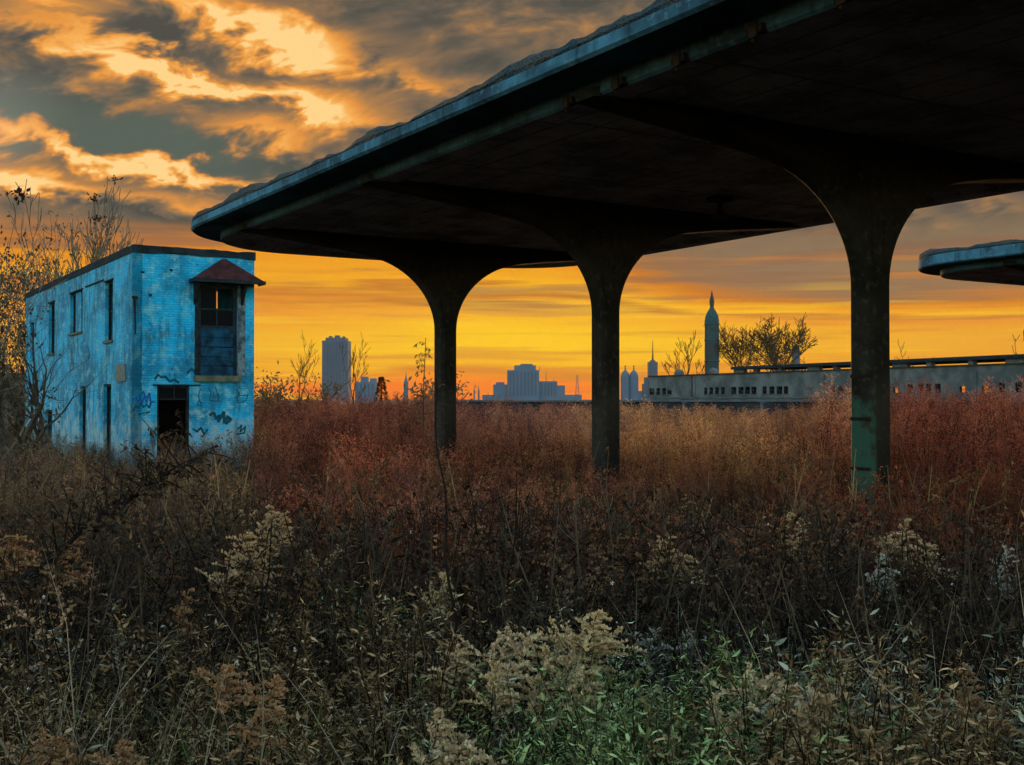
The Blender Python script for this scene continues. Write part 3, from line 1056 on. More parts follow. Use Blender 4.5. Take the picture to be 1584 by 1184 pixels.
    me.vertices.foreach_set('co', co.ravel())
    me.flip_normals()
    me.update()

    def sp(name, mat, *boxes, parent=side):
        """boxes given as (along U, inwards V, up)"""
        b = MB()
        for bb in boxes:
            b.box(*bb)
        b.v = [(U.x * p[0] + V.x * p[1], U.y * p[0] + V.y * p[1], p[2]) for p in b.v]
        b.f = [t[::-1] for t in b.f]
        return b.build(name, mat, parent)
    for nm, (a, b_, c, d) in holes.items():
        w = sp('window' if nm[0] == 'w' else 'doorway', M['frame'], (a + .003, a + 0.07, 0.12, 0.2, c, d), (b_ - 0.07, b_ - .003, 0.12, 0.2, c, d), (a + .07, b_ - .07, 0.12, 0.2, d - 0.08, d - .003))
        if nm in ('w1', 'w2', 'w3'):
            sp('sill', M['stone'], (a - 0.08, b_ + 0.08, -0.07, 0.1, c - 0.09, c - .004), parent=w)
            sp('lintel', M['parapet'], (a - 0.1, b_ + 0.1, -0.035, 0.0, d + 0.004, d + 0.05), parent=w)
        if nm == 'w2':
            mid = (a + b_) / 2
            sp('board', M['brick'], (mid - (b_ - a) * 0.22, mid + (b_ - a) * 0.22, 0.08, 0.11, c, d), parent=w)
        if nm in ('w1', 'w3', 'w5'):
            sp('mullion', M['frame'], ((a + b_) / 2 - .03, (a + b_) / 2 + .03, 0.14, 0.18, c, d - 0.08), parent=w)
            sp('rail', M['frame'], (a + .07, b_ - .07, 0.137, 0.183, (c + d) / 2 - .03, (c + d) / 2 + .03), parent=w)
    vp = rect_px(181, 195, 565, 590, U)
    sp('vent_plate', M['greyplate'], (vp[0], vp[1], -0.05, -0.003, vp[2], vp[3]))
    lc = rect_px(130, 160, 432, 434, U)
    sp('string_course', M['parapet'], (on_wall(160, 430, U)[0], on_wall(132, 440, U)[0], -0.04, -0.003, on_wall(160, 432, U)[1] - 0.05, on_wall(160, 432, U)[1]))
    mb = MB()
    n = 60
    for k in range(n):
        xa, xb = BL * k / n, BL * (k + 1) / n
        za = ZT + 0.03 * mnoise.noise((xa * 1.3, 2, 4))
        zb_ = ZT + 0.03 * mnoise.noise((xb * 1.3, 2, 4))
        mb.add([(xa, -0.03, ZT - .245), (xb, -0.03, ZT - .245), (xb, -0.03, zb_), (xa, -0.03, za), (xa, .33, ZT - .245), (xb, .33, ZT - .245), (xb, .33, zb_), (xa, .33, za)],
               [(3, 2, 1, 0), (4, 5, 6, 7), (7, 6, 2, 3), (0, 1, 5, 4)] + ([(4, 7, 3, 0)] if k == 0 else []) + ([(1, 2, 6, 5)] if k == n - 1 else []))
    mb.v = [(U.x * p[0] + V.x * p[1], U.y * p[0] + V.y * p[1], p[2] - 0.004) for p in mb.v]
    mb.build('parapet', M['parapet'], root)

    # ---- far walls, floors and roof
    r_hole = [3.15, 4.25, EYE + 3.30, EYE + 4.05]
    rw = wall_mesh(BL, GZ, ZT - 0.02, [r_hole])
    rw.v = [(U.x * p[0] + V.x * (BW - p[1]), U.y * p[0] + V.y * (BW - p[1]), p[2]) for p in rw.v]
    # start behind the front wall's thickness
    rw.v = [(p[0] + U.x * 0.302 * (1 if abs(p[0] * U.x + p[1] * U.y) < 1e-4 else 0), p[1] + U.y * 0.302 * (1 if abs(p[0] * U.x + p[1] * U.y) < 1e-4 else 0), p[2]) for p in rw.v]
    rw.build('far_side_wall', M['brick'], root)
    b = MB()
    b.box(0.31, BW - 0.31, BL - 0.3, BL, GZ, ZT - 0.03)
    b.v = [(V.x * p[0] + U.x * p[1], V.y * p[0] + U.y * p[1], p[2]) for p in b.v]
    b.build('end_wall', M['brick'], root)
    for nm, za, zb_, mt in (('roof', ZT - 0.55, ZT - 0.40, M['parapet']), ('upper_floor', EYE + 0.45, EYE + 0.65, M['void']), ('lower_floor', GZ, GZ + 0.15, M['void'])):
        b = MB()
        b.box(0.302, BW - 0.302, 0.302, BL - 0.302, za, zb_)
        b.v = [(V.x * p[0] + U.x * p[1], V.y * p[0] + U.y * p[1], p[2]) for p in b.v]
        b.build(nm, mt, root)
    b = MB()                                            # a near-black cross wall inside
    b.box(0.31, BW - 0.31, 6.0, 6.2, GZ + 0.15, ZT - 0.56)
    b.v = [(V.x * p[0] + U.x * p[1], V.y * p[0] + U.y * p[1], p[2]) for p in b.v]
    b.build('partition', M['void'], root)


build_blue_house()

# low shed beyond the building on the far left
sh = empty('low_shed', (0, 0, 0))
tag(sh, 'low dark shed with flat roof behind the bare trees at the far left', 'shed')
pA, pB = at(-60, 618, 72), at(44, 618, 72)
part('wall', sh, M['concourse'], (pA.x, pB.x, 72, 78, -0.6, EYE + 1.25))
part('roof', sh, M['parapet'], (pA.x - .3, pB.x + .3, 71.6, 78.4, EYE + 1.254, EYE + 1.62))
part('door', sh, M['redtile'], (at(14, 618, 72).x, at(34, 618, 72).x, 71.93, 71.995, -0.6, EYE + 0.25))

# ------------------------------------------------------------------ far wall, concourse
wl = empty('retaining_wall', (0, 0, 0))
tag(wl, 'long low dark retaining wall with pale coping beyond the brush', 'wall')
part('wall', wl, M['far_wall'], (-7, 66, 84, 84.6, -0.9, EYE - 0.18))
part('coping', wl, M['coping'], (-7, 66, 83.85, 84.7, EYE - 0.176, EYE - 0.06))
for k, px in enumerate((1057, 1178)):
    p = at(px, 618, 80)
    q = empty('fence_post', (p.x, 80, 0))
    bm_ = MB()
    bm_.box(-0.07, 0.07, -0.07, 0.07, -0.7, EYE - 0.25)
    bm_.box(-0.10, 0.26, -0.075, 0.075, EYE - 0.246, EYE - 0.14)
    bm_.build('post', M['coping'], q)
    tag(q, ['short leaning post before the dark wall under the tall tower', 'short post before the dark wall beside the nearest column'][k], 'post', 'posts along the far wall')

CA = Vector((61.5, 120.5, 0))
CB = Vector((24.0, 204.0, 0))
CD = (CB - CA).normalized()
CL = (CB - CA).length
CN = Vector((CD.y, -CD.x, 0))                         # pointing away from the camera (right/back)
if CN.y < 0:
    CN = -CN


def con_t(px):
    xn = (px - 792) / FPX
    return (xn * CA.y - CA.x) / (CD.x - xn * CD.y)


def build_concourse():
    root = empty('train_concourse', (CA.x, CA.y, 0))
    tag(root, 'long derelict grey concourse with broken windows and open clerestory roof', 'building')

    def cv(b):
        b.v = [(CD.x * p[0] + CN.x * p[1], CD.y * p[0] + CN.y * p[1], p[2]) for p in b.v]
        return b

    def cp(name, mat, *boxes, parent=root):
        b = MB()
        for bb in boxes:
            b.box(*bb)
        return cv(b).build(name, mat, parent)
    zb, zt = -0.9, EYE + 3.95
    groups = [(1004, 1012, 0), (1015, 1021, 0), (1024, 1030, 0), (1032, 1039, 1), (1089, 1094, 0), (1097, 1103, 0), (1106, 1112, 0), (1115, 1121, 0),
              (1131, 1139, 0), (1142, 1150, 0), (1152, 1160, 0), (1162, 1170, 0), (1179, 1186, 0), (1190, 1198, 0), (1201, 1210, 0), (1212, 1219, 0),
              (1284, 1292, 0), (1296, 1304, 0), (1381, 1389, 1), (1404, 1412, 0), (1420, 1428, 0), (1432, 1440, 0), (1446, 1455, 0), (1484, 1493, 1), (1518, 1528, 1), (1545, 1554, 0), (1570, 1580, 0)]
    holes, infos = [], []
    for (a, b, thru) in groups:
        t0, t1 = con_t(b), con_t(a)
        Y = CA.y + CD.y * (t0 + t1) / 2
        z1 = EYE + (HOR - 594) / FPX * Y
        z0 = EYE + (HOR - 608) / FPX * Y
        if thru:
            z0, z1 = EYE + 0.85, EYE + 1.55
        else:
            z0, z1 = EYE + 0.8, EYE + 1.9
        holes.append([t0, t1, z0, z1])
        infos.append(thru)
    wallmb = wall_mesh(CL, zb, zt, holes, 0.45)
    w = cv(wallmb).build('wall', M['concourse'], root)
    for h, thru in zip(holes, infos):
        fr = cp('window', M['frame'], (h[0] + .004, h[0] + 0.09, 0.1, 0.25, h[2], h[3]), (h[1] - .09, h[1] - .004, 0.1, 0.25, h[2], h[3]), (h[0] + .09, h[1] - .09, 0.1, 0.25, (h[2] + h[3]) / 2 - .04, (h[2] + h[3]) / 2 + .04))
        cp('sill', M['coping'], (h[0] - .15, h[1] + .15, -0.12, 0.1, h[2] - 0.14, h[2] - 0.004), parent=fr)
        if not thru:
            cp('pane', M['glass'], (h[0] + .09, h[1] - .09, 0.16, 0.175, h[2], (h[2] + h[3]) / 2 - .04), parent=fr)
    # back wall with gaps where daylight shows through
    back = []
    for h, thru in zip(holes, infos):
        if thru:
            mid = CA + CD * ((h[0] + h[1]) / 2)
            dr = Vector((mid.x, mid.y, 0)).normalized()
            s = 13.0 / max(0.1, dr.dot(CN))
            tb = (mid + dr * s - CA).dot(CD)
            back.append([tb - 2.2, tb + 2.2, EYE + 0.4, EYE + 2.6])
    back = [h for h in back if h[0] > 0.2 and h[1] < CL + 9.8]
    bm_ = wall_mesh(CL + 10, zb, zt, back, 0.4)
    bm_.v = [(p[0], p[1] + 13.0, p[2]) for p in bm_.v]
    cv(bm_).build('back_wall', M['concourse'], root)
    cp('end_wall', M['concourse'], (CL - 0.45, CL - 0.002, 0.452, 12.99, zb, zt - 0.01))
    cp('floor', M['far_wall'], (0, CL - 0.5, 0.46, 12.98, EYE - 1.2, EYE - 0.9))
    cp('string_course', M['coping'], (0, CL + 0.05, -0.16, -0.003, EYE + 0.14, EYE + 0.34))
    cp('ledge', M['concourse_dark'], (0, CL + 0.1, -0.22, 0.5, zt + 0.003, zt + 0.16))
    tt = 6.0
    k = 0
    while tt < CL - 3:
        if not any(h[0] - 0.7 < tt < h[1] + 0.7 for h in holes):
            cp('pilaster', M['concourse'], (tt - 0.35, tt + 0.35, -0.14, -0.004, zb, EYE + 0.13), (tt - 0.35, tt + 0.35, -0.14, -0.004, EYE + 0.345, zt - 0.3 - 0.15 * (k % 3)))
            if k % 2:
                cp('downpipe', M['concourse_dark'], (tt + 0.6, tt + 0.72, -0.15, -0.02, EYE + 0.35, zt))
        tt += 5.6 + (k * 29 % 7) * 0.35
        k += 1
    # clerestory: stub piers and a long roof slab with open gaps
    t_end = con_t(1125)
    cp('roof', M['concourse_dark'], (0, t_end, 0.9, 12.2, EYE + 4.74, EYE + 5.12))
    cp('roof_edge', M['parapet'], (0, t_end + 0.1, 0.72, 0.89, EYE + 4.66, EYE + 5.03))
    cp('roof_deck', M['concourse_dark'], (0, CL - 0.3, 0.5, 12.9, zt - 0.16, zt + 0.1))
    t = t_end
    k = 0
    while t > 0:
        wd = 0.8 if k % 3 else 2.6
        cp('pier', M['concourse'], (max(0.0, t - wd), t, 1.2, 1.9, zt + 0.104, EYE + 4.735))
        t -= 5.2 + (k * 37 % 5) * 0.4
        k += 1
    # roof ventilators beside the tower foot
    for px in (1072, 1020):
        tt = con_t(px)
        b = MB()
        b.lathe([(0.9, zt + 0.1), (0.9, zt + 0.7), (0.55, zt + 1.15), (0.1, zt + 1.3)], tt, 4.0, 10)
        cv(b).build('ventilator', M['concourse'], root)
    return root


build_concourse()

# ------------------------------------------------------------------ city skyline


def sky_root(name, px, Y, label, cat='building', group='skyline buildings'):
    p = at(px, HOR, Y)
    o = empty(name, (p.x, Y, -0.5))
    tag(o, label, cat, group)
    return o, Y / FPX, EYE + 0.5


def px_box(root, name, mat, cx, s, base, x0, x1, ytop, ybot=None, d0=0.0, d1=20.0):
    zt = base + (HOR - ytop) * s
    zb = 0.0 if ybot is None else base + (HOR - ybot) * s
    return part(name, root, mat, ((x0 - cx) * s, (x1 - cx) * s, d0, d1, zb, zt))


# slab tower
o, s, e = sky_root('office_tower', 518, 1500, 'tall flat-topped slab tower between two bare trees', 'tower')
px_box(o, 'tower_body', M['tower_a'], 518, s, e, 498, 538, 527, d1=30)
px_box(o, 'parapet', M['tower_a'], 518, s, e, 503, 534, 522.5, 526.95, 2, 28)
for k in range(8):
    x = 500.0 + k * 4.7
    px_box(o, 'window_strip', M['strip'], 518, s, e, x + 1.2, x + 3.4, 529, 616, -0.35, -0.02)
for xx, ww, yy in ((507, 4, 519.5), (516, 7, 518.5), (528, 3, 520)):
    px_box(o, 'roof_plant', M['tower_a'], 518, s, e, xx, xx + ww, yy, 522.45, 8, 18)
# twin-topped block
o, s, e = sky_root('apartment_block', 565, 1300, 'low twin-topped block right of the slab tower', 'building')
px_box(o, 'block', M['tower_b'], 565, s, e, 549, 581, 591, d1=20)
px_box(o, 'roof_house', M['tower_b'], 565, s, e, 557.5, 568, 583, 590.9, 2, 14)
px_box(o, 'roof_house', M['tower_b'], 565, s, e, 572, 581, 585.5, 590.9, 2, 14)
for k in range(5):
    px_box(o, 'window_strip', M['strip'], 565, s, e, 551 + k * 6, 553.6 + k * 6, 594, 614, -0.3, -0.02)


def steeple(px, Y, wpx, ysh, ytop, label, mat, name='church_steeple', cat='steeple', sides=8):
    o, s, e = sky_root(name, px, Y, label, cat)
    b = MB()
    r = wpx / 2 * s
    zs, zt = e + (HOR - ysh) * s, e + (HOR - ytop) * s
    b.lathe([(r, 0), (r, zs), (r * 1.12, zs + .4), (r * 0.85, zs + 0.8)], 0, 0, sides)
    b.build('tower', mat, o)
    b = MB()
    b.lathe([(r * 0.8, zs + 0.81), (r * 0.42, zs + (zt - zs) * 0.35), (r * 0.10, zs + (zt - zs) * 0.7), (r * 0.04, zt)], 0, 0, sides)
    b.build('spire', mat, o)
    return o


steeple(628, 1000, 7, 592, 574, 'small grey steeple beside the leafy sapling and first column', M['tower_b'])
steeple(733.5, 1200, 2.4, 606, 590, 'thin needle spire, left of a pair beyond the brush', M['tower_b'])
steeple(740.5, 1200, 3.0, 606, 592, 'thin needle spire, right of a pair beyond the brush', M['tower_b'])

# stepped block
o, s, e = sky_root('stepped_office_block', 818, 1400, 'broad stepped city block rising in tiers between the columns', 'building')
px_box(o, 'wing', M['tower_b'], 818, s, e, 763, 785, 595, None, 0, 24)
px_box(o, 'roof_house', M['tower_b'], 818, s, e, 767, 780, 591.5, 594.95, 3, 20)
px_box(o, 'main_block', M['tower_b'], 818, s, e, 784.5, 834, 573, None, -4, 34)
px_box(o, 'upper_tier', M['tower_b'], 818, s, e, 795.5, 829, 565.5, 572.95, 0, 28)
px_box(o, 'crown', M['tower_b'], 818, s, e, 805, 824, 563, 565.45, 3, 24)
px_box(o, 'wing', M['tower_b'], 818, s, e, 833.5, 862, 590, None, 0, 26)
px_box(o, 'wing', M['tower_b'], 818, s, e, 861.5, 874, 596.5, None, 1, 22)
px_box(o, 'wing', M['tower_b'], 818, s, e, 746, 763.5, 611, None, 2, 20)
px_box(o, 'wing', M['tower_b'], 818, s, e, 873.5, 900, 611, None, 2, 20)
for k in range(8):
    px_box(o, 'window_strip', M['strip'], 818, s, e, 788 + k * 5.6, 790.6 + k * 5.6, 576, 612, -4.3, -4.02)
for k in range(5):
    px_box(o, 'window_strip', M['strip'], 818, s, e, 837 + k * 5, 839.4 + k * 5, 593, 613, -0.3, -0.02)
for px, yt in ((835, 567), (845, 573), (857, 586)):
    b = MB()
    b.tube([((px - 818) * s, 8, e + (HOR - (573 if px == 835 else 590)) * s), ((px - 818) * s, 8, e + (HOR - yt) * s)], [0.45, 0.2], 5)
    b.build('antenna', M['tower_dark'], o)

b = MB()
p = at(893, HOR, 1100)
zt = (HOR - 579) / FPX * 1100
for sx in (-1, 1):
    b.tube([(sx * 2.2, 0, 0), (sx * 0.3, 0, EYE + zt)], [0.28, 0.2], 4)
for k in range(1, 7):
    ww = 2.2 - 1.9 * k / 7
    b.tube([(-ww, 0, zt * k / 7), (ww, 0, zt * k / 7)], [0.18, 0.18], 4)
    b.tube([(-ww, 0, zt * k / 7), (ww - .25, 0, zt * (k + 1) / 7)], [0.15, 0.15], 4)
o = b.build('lattice_mast', M['tower_b'])
o.location = (p.x, 1100, -0.5)
tag(o, 'faint lattice mast left of the middle column', 'mast', 'skyline buildings')

# twin domes
for px, lab in ((967.2, 'domed church tower half behind the middle column'), (980.5, 'domed church tower, right of the twin pair')):
    o, s, e = sky_root('domed_tower', px, 1000, lab, 'tower', 'twin domed towers')
    b = MB()
    r = 7.2 * s
    zs = e + (HOR - 586) * s
    hgt = 14 * s
    b.lathe([(r, 0), (r, zs), (r * 1.03, zs + 0.2)], 0, 0, 16)
    b.build('tower', M['tower_b'], o)
    b = MB()
    b.lathe([(r * 0.99, zs + .21), (r * 0.93, zs + hgt * 0.35), (r * 0.72, zs + hgt * 0.62), (r * 0.38, zs + hgt * 0.84), (r * 0.14, zs + hgt * 0.96), (r * 0.1, zs + hgt * 1.0)], 0, 0, 16)
    b.build('dome', M['tower_b'], o)
    b = MB()
    b.lathe([(r * 0.09, zs + hgt), (r * 0.16, zs + hgt * 1.12), (r * 0.07, zs + hgt * 1.2), (r * 0.14, zs + hgt * 1.38), (r * 0.03, zs + hgt * 1.5)], 0, 0, 8)
    b.build('finial', M['tower_dark'], o)
px_ = 992
o, s, e = sky_root('low_block', 993, 1050, 'low pale block at the foot of the twin domes', 'building')
px_box(o, 'block', M['tower_b'], 993, s, e, 986, 1003, 606, None, 3, 20)
px_box(o, 'roof_edge', M['tower_dark'], 993, s, e, 985.6, 1003.4, 605.3, 605.95, 2.8, 20.2)

# spired office block
o, s, e = sky_root('spired_tower', 1010.5, 900, 'short square tower with needle antenna left of the concourse', 'tower')
px_box(o, 'tower_body', M['tower_a'], 1010.5, s, e, 1003.5, 1017.5, 560, None, 0, 8)
px_box(o, 'crown', M['tower_a'], 1010.5, s, e, 1006.5, 1014, 557.5, 559.9, 1, 6)
px_box(o, 'wing', M['tower_a'], 1010.5, s, e, 998, 1003.4, 584, None, 1, 9)
px_box(o, 'wing', M['tower_a'], 1010.5, s, e, 995, 997.9, 594, None, 1, 9)
b = MB()
b.tube([(0, 3, e + (HOR - 557.5) * s), (0, 3, e + (HOR - 545) * s), (0, 3, e + (HOR - 526) * s)], [0.75, 0.45, 0.12], 6)
b.build('antenna', M['tower_dark'], o)

# tall domed tower with crowning spire
o, s, e = sky_root('tall_tower', 1101.5, 620, 'tall dark tower with rounded shoulders and crowning spire', 'tower')
r = 11.0 * s
q = lambda y: e + (HOR - y) * s
b = MB()
b.lathe([(r * 0.94, 0), (r * 0.94, q(560)), (r * 1.03, q(555)), (r * 1.0, q(500)), (r * 1.04, q(497))], 0, 0, 8)
b.build('shaft', M['tower_c'], o)
for yy, kk in ((585, 0.98), (560, 1.06), (528, 1.04), (503, 1.06)):
    b = MB()
    b.lathe([(r * kk, q(yy)), (r * (kk + 0.05), q(yy) + 0.25), (r * (kk + 0.05), q(yy) + 0.6), (r * kk, q(yy) + 0.8)], 0, 0, 8)
    b.build('ledge', M['tower_c'], o)
b = MB()
b.lathe([(r * 1.02, q(496.9)), (r * 0.92, q(490)), (r * 0.66, q(483)), (r * 0.36, q(478)), (r * 0.28, q(475.5))], 0, 0, 16)
b.build('dome', M['tower_c'], o)
b = MB()
b.lathe([(r * 0.22, q(475.4)), (r * 0.30, q(473)), (r * 0.36, q(466)), (r * 0.26, q(461)), (r * 0.16, q(457)), (r * 0.10, q(453)), (r * 0.02, q(449))], 0, 0, 10)
b.build('spire', M['tower_dark'], o)
for k in range(8):
    a = 2 * math.pi * (k + 0.5) / 8
    b = MB()
    b.box(-0.16, 0.16, -0.05, 0.05, q(600), q(503))
    w = b.build('window_strip', M['tower_dark'], o)
    w.location = (r * 0.97 * math.cos(a), r * 0.97 * math.sin(a), 0)
    w.rotation_euler = (0, 0, a + math.pi / 2)

# small cupola behind the concourse roof
o, s, e = sky_root('cupola_turret', 1231.5, 420, 'small round-headed turret above the concourse roof', 'tower')
r = 6 * s
q2 = lambda y: e + (HOR - y) * s
b = MB()
b.lathe([(r, 0), (r, q2(543)), (r * 1.08, q2(542))], 0, 0, 12)
b.build('tower', M['tower_a'], o)
b = MB()
b.lathe([(r * 1.0, q2(541.9)), (r * 0.85, q2(537)), (r * 0.4, q2(534)), (r * 0.1, q2(533)), (r * 0.06, q2(531.5))], 0, 0, 12)
b.build('dome', M['tower_dark'], o)

# ------------------------------------------------------------------ trees


def tree(name, label, base, height, seed, spread=0.55, trunk_r=0.12, depth=5, lean=(0, 0), leaves=0, leaf_mat='dryleaf', leaf_size=0.07, bark='bark',
         twig='bark', split=0.30, group='bare trees', cat='tree', first=0.25, up=0.35, kids=(2, 3), pods=0, clusters=0, wig=0.22, rmin=0.0, wide=1.0):
    rnd = random.Random(seed)
    root = empty(name, base)
    tag(root, label, cat, group)
    tr, tw, lf, pd = MB(), MB(), MB(), MB()
    tips = []

    def grow(p, d, ln, r, lev):
        nseg = 4 if lev < 2 else 3
        pts, rads = [p], [r]
        cur, dd = p, d
        for i in range(nseg):
            dd = (dd + Vector((rnd.uniform(-1, 1), rnd.uniform(-1, 1), rnd.uniform(-0.5, 0.8))) * wig + Vector((0, 0, up * 0.16))).normalized()
            cur = cur + dd * (ln / nseg)
            pts.append(cur)
            rads.append(max(rmin, r * (1 - 0.42 * (i + 1) / nseg) if lev < depth else r * (1 - 0.75 * (i + 1) / nseg)))
        (tr if lev < 2 else tw).tube(pts, rads, 6 if lev == 0 else (5 if lev == 1 else 3), 0, lev == 0)
        if lev >= depth:
            tips.append((pts[-1], dd))
            return
        if lev >= depth - 1:
            tips.append((pts[-2], dd))
        k = rnd.randint(*kids)
        for j in range(k + (1 if lev == 0 else 0)):
            i = nseg if j == 0 else rnd.randint(max(1, int(nseg * (first if lev == 0 else 0.3))), nseg)
            sd = Vector((rnd.gauss(0, 1), rnd.gauss(0, 1), rnd.gauss(0, 0.45)))
            nd = (dd * (1 - spread * (0.5 if j == 0 else 1)) + sd.normalized() * spread * (0.7 if j == 0 else 1.0)).normalized()
            grow(pts[i], nd, ln * rnd.uniform(0.58, 0.86) * (0.92 if j else 1), rads[i] * (0.8 if j == 0 else 0.62), lev + 1)
    d0 = Vector((lean[0], lean[1], 1)).normalized()
    grow(Vector((0, 0, -0.4)), d0, height * split, trunk_r, 0)
    for (p, d) in tips:
        for _ in range(leaves):
            dv = Vector((rnd.gauss(0, 1), rnd.gauss(0, 1), rnd.gauss(0, 1) - 0.4)).normalized()
            q = p + Vector((rnd.gauss(0, 1), rnd.gauss(0, 1), rnd.gauss(0, 1))) * leaf_size * 2.2
            sd = dv.orthogonal().normalized()
            lf.leaf(q, dv, sd, leaf_size * rnd.uniform(0.6, 1.5), leaf_size * rnd.uniform(0.3, 0.7), 0, 0.1)
    # rescale everything to the wanted height
    zmax = max(p[2] for mb in (tr, tw) for p in mb.v) or 1
    k = height / zmax
    for mb in (tr, tw, lf):
        mb.v = [(p[0] * k * wide, p[1] * k * wide, p[2] * k) for p in mb.v]
    tr.build('trunk', M[bark], root)
    if tw.v:
        tw.build('crown', M[twig], root)
    if lf.v:
        lf.build('foliage', M[leaf_mat], root)
    if pods:
        for (p, d) in rnd.sample(tips, min(pods, len(tips))):
            b = MB()
            q = Vector((p.x * k * wide, p.y * k * wide, p.z * k))
            b.tube([q, q + Vector((0.02, 0, -0.05)), q + Vector((0.03, 0.01, -0.16)), q + Vector((0.02, 0, -0.24))], [0.012, 0.045, 0.05, 0.015], 6)
            b.build('seed_pod', M['pod'], root)
    if clusters:
        top = sorted(tips, key=lambda t: -t[0].z)[:clusters * 3]
        for (p, d) in rnd.sample(top, min(clusters, len(top))):
            b = MB()
            q = Vector((p.x * k * wide, p.y * k * wide, p.z * k))
            for _ in range(26):
                c = q + Vector((rnd.gauss(0, 0.16), rnd.gauss(0, 0.10), rnd.gauss(0, 0.08)))
                dv = Vector((rnd.gauss(0, 1), rnd.gauss(0, 1), rnd.gauss(0, 1))).normalized()
                b.leaf(c, dv, dv.orthogonal().normalized(), 0.16, 0.10, 0, 0.2)
            b.build('seed_cluster', M['pod'], root)
    return root


def base_at(px, Y, dz=0.0):
    p = at(px, HOR, Y)
    return (p.x, Y, ground_z(p.x, Y) + dz)


def th(py, Y):
    return EYE + (HOR - py) / FPX * Y + 0.55


# trees at the left of the building
GL, GS, GK = 'trees left of the blue building', 'saplings before the blue building', 'bare trees on the skyline'
tree('sumac_tree', 'dense brown-leaved tree at the far left edge', base_at(14, 33), th(306, 33), 3, 0.58, 0.13, 5, (-0.03, 0), leaves=2, leaf_size=0.10, leaf_mat='brownleaf', twig='twig_pale', group=GL, kids=(3, 4), clusters=3, rmin=0.009, split=0.22, wide=0.75)
tree('sumac_tree', 'brown-leaved tree standing against the left end of the building', base_at(44, 60), th(318, 60), 8, 0.58, 0.16, 5, (0.05, 0), leaves=4, leaf_size=0.13, leaf_mat='brownleaf', twig='twig_pale', group=GL, kids=(3, 4), clusters=2, rmin=0.014, split=0.22, wide=0.8)
tree('bare_tree', 'tall pale bare tree rising behind the blue building roof', base_at(118, 62), th(284, 62), 21, 0.42, 0.17, 5, (0.02, 0), group=GL, twig='twig_pale', bark='twig_pale', up=0.8, kids=(3, 3), clusters=1, rmin=0.016, split=0.26, wide=0.8)
tree('bare_tree', 'smaller bare tree behind the blue building, nearest its front corner', base_at(176, 66), th(350, 66), 26, 0.45, 0.12, 5, (0.05, 0), group=GL, twig='twig_pale', bark='twig_pale', up=0.7, kids=(2, 3), rmin=0.012)
tree('bare_tree', 'pale twiggy tree filling the gap left of the building', base_at(78, 70), th(330, 70), 29, 0.50, 0.14, 5, (0.0, 0), group=GL, twig='twig_pale', bark='twig_pale', up=0.6, kids=(3, 4), rmin=0.012, leaves=1, leaf_size=0.12)
tree('bare_sapling', 'dark straight sapling in front of the building side wall', base_at(58, 34), th(455, 34), 33, 0.5, 0.10, 4, (0.01, 0), group=GS, up=0.8)
tree('bare_sapling', 'twisting sapling hung with dark pods before the side wall', base_at(92, 33.5), th(480, 33.5), 47, 0.8, 0.055, 5, (0.16, 0), group=GS, pods=16, up=0.05, kids=(2, 3), wig=0.35, rmin=0.005)
tree('bare_sapling', 'dark forked sapling leaning at the left frame edge', base_at(4, 27), th(520, 27), 52, 0.6, 0.10, 4, (0.1, 0), group=GS, up=0.5)

# far trees
tree('bare_tree', 'broad bare tree right of the tall tower, above the concourse roof', base_at(1203, 230), th(482, 230), 64, 0.60, 0.55, 5, (0, 0), group=GK, bark='bark_far', twig='bark_far', split=0.40, kids=(4, 4), up=0.5, rmin=0.06, wide=0.85, first=0.7)
tree('bare_tree', 'bare tree close beside the tall tower', base_at(1143, 235), th(485, 235), 69, 0.56, 0.5, 5, (-0.02, 0), group=GK, bark='bark_far', twig='bark_far', split=0.38, up=0.6, kids=(3, 4), rmin=0.055, wide=0.85, first=0.7)
tree('bare_tree', 'thin bare tree left of the tall tower', base_at(1062, 235), th(512, 235), 71, 0.42, 0.28, 5, (0.0, 0), group=GK, bark='bark_far', twig='bark_far', up=0.8, rmin=0.04)
tree('bare_tree', 'small bushy tree low between the two bare trees by the tower', base_at(1174, 225), th(515, 225), 75, 0.6, 0.3, 5, group=GK, bark='bark_far', twig='bark_far', leaves=4, leaf_size=0.30, rmin=0.04)
tree('bare_tree', 'thin bare tree left of the slab tower', base_at(463, 140), th(514, 140), 81, 0.42, 0.13, 5, (-0.02, 0), group=GK, bark='bark_far', twig='bark_far', up=0.7, rmin=0.022)
tree('bare_tree', 'thin bare tree right against the slab tower', base_at(545, 140), th(516, 140), 86, 0.40, 0.13, 5, (0.02, 0), group=GK, bark='bark_far', twig='bark_far', up=0.8, rmin=0.022)
tree('bare_tree', 'low bare bush above the concourse roof beside the nearest column', base_at(1408, 150), th(526, 150), 93, 0.62, 0.14, 4, (0.05, 0), group=GK, bark='bark_far', twig='bark_far', rmin=0.03, kids=(3, 4))
tree('bare_tree', 'slim bare treetop at the right frame edge over the concourse', base_at(1579, 150), th(512, 150), 97, 0.35, 0.12, 4, group=GK, bark='bark_far', twig='bark_far', rmin=0.03)
for i, (px, py, Y, sd) in enumerate(((410, 585, 120, 101), (432, 592, 110, 102), (478, 590, 115, 103), (650, 592, 100, 106), (700, 595, 120, 108))):
    tree('bare_shrub', ['tawny shrub hard against the building corner', 'tawny low shrub left of the slab tower', 'tawny shrub at the foot of the slab tower', 'tawny shrub behind the leafy sapling', 'tawny shrub glowing behind the first column'][i],
         base_at(px, Y), th(py, Y), sd, 0.62, 0.06, 4, group='tawny shrubs on the horizon', bark='bark_far', twig='bark_far', leaves=4, leaf_size=0.16, cat='shrub', split=0.2, rmin=0.02)

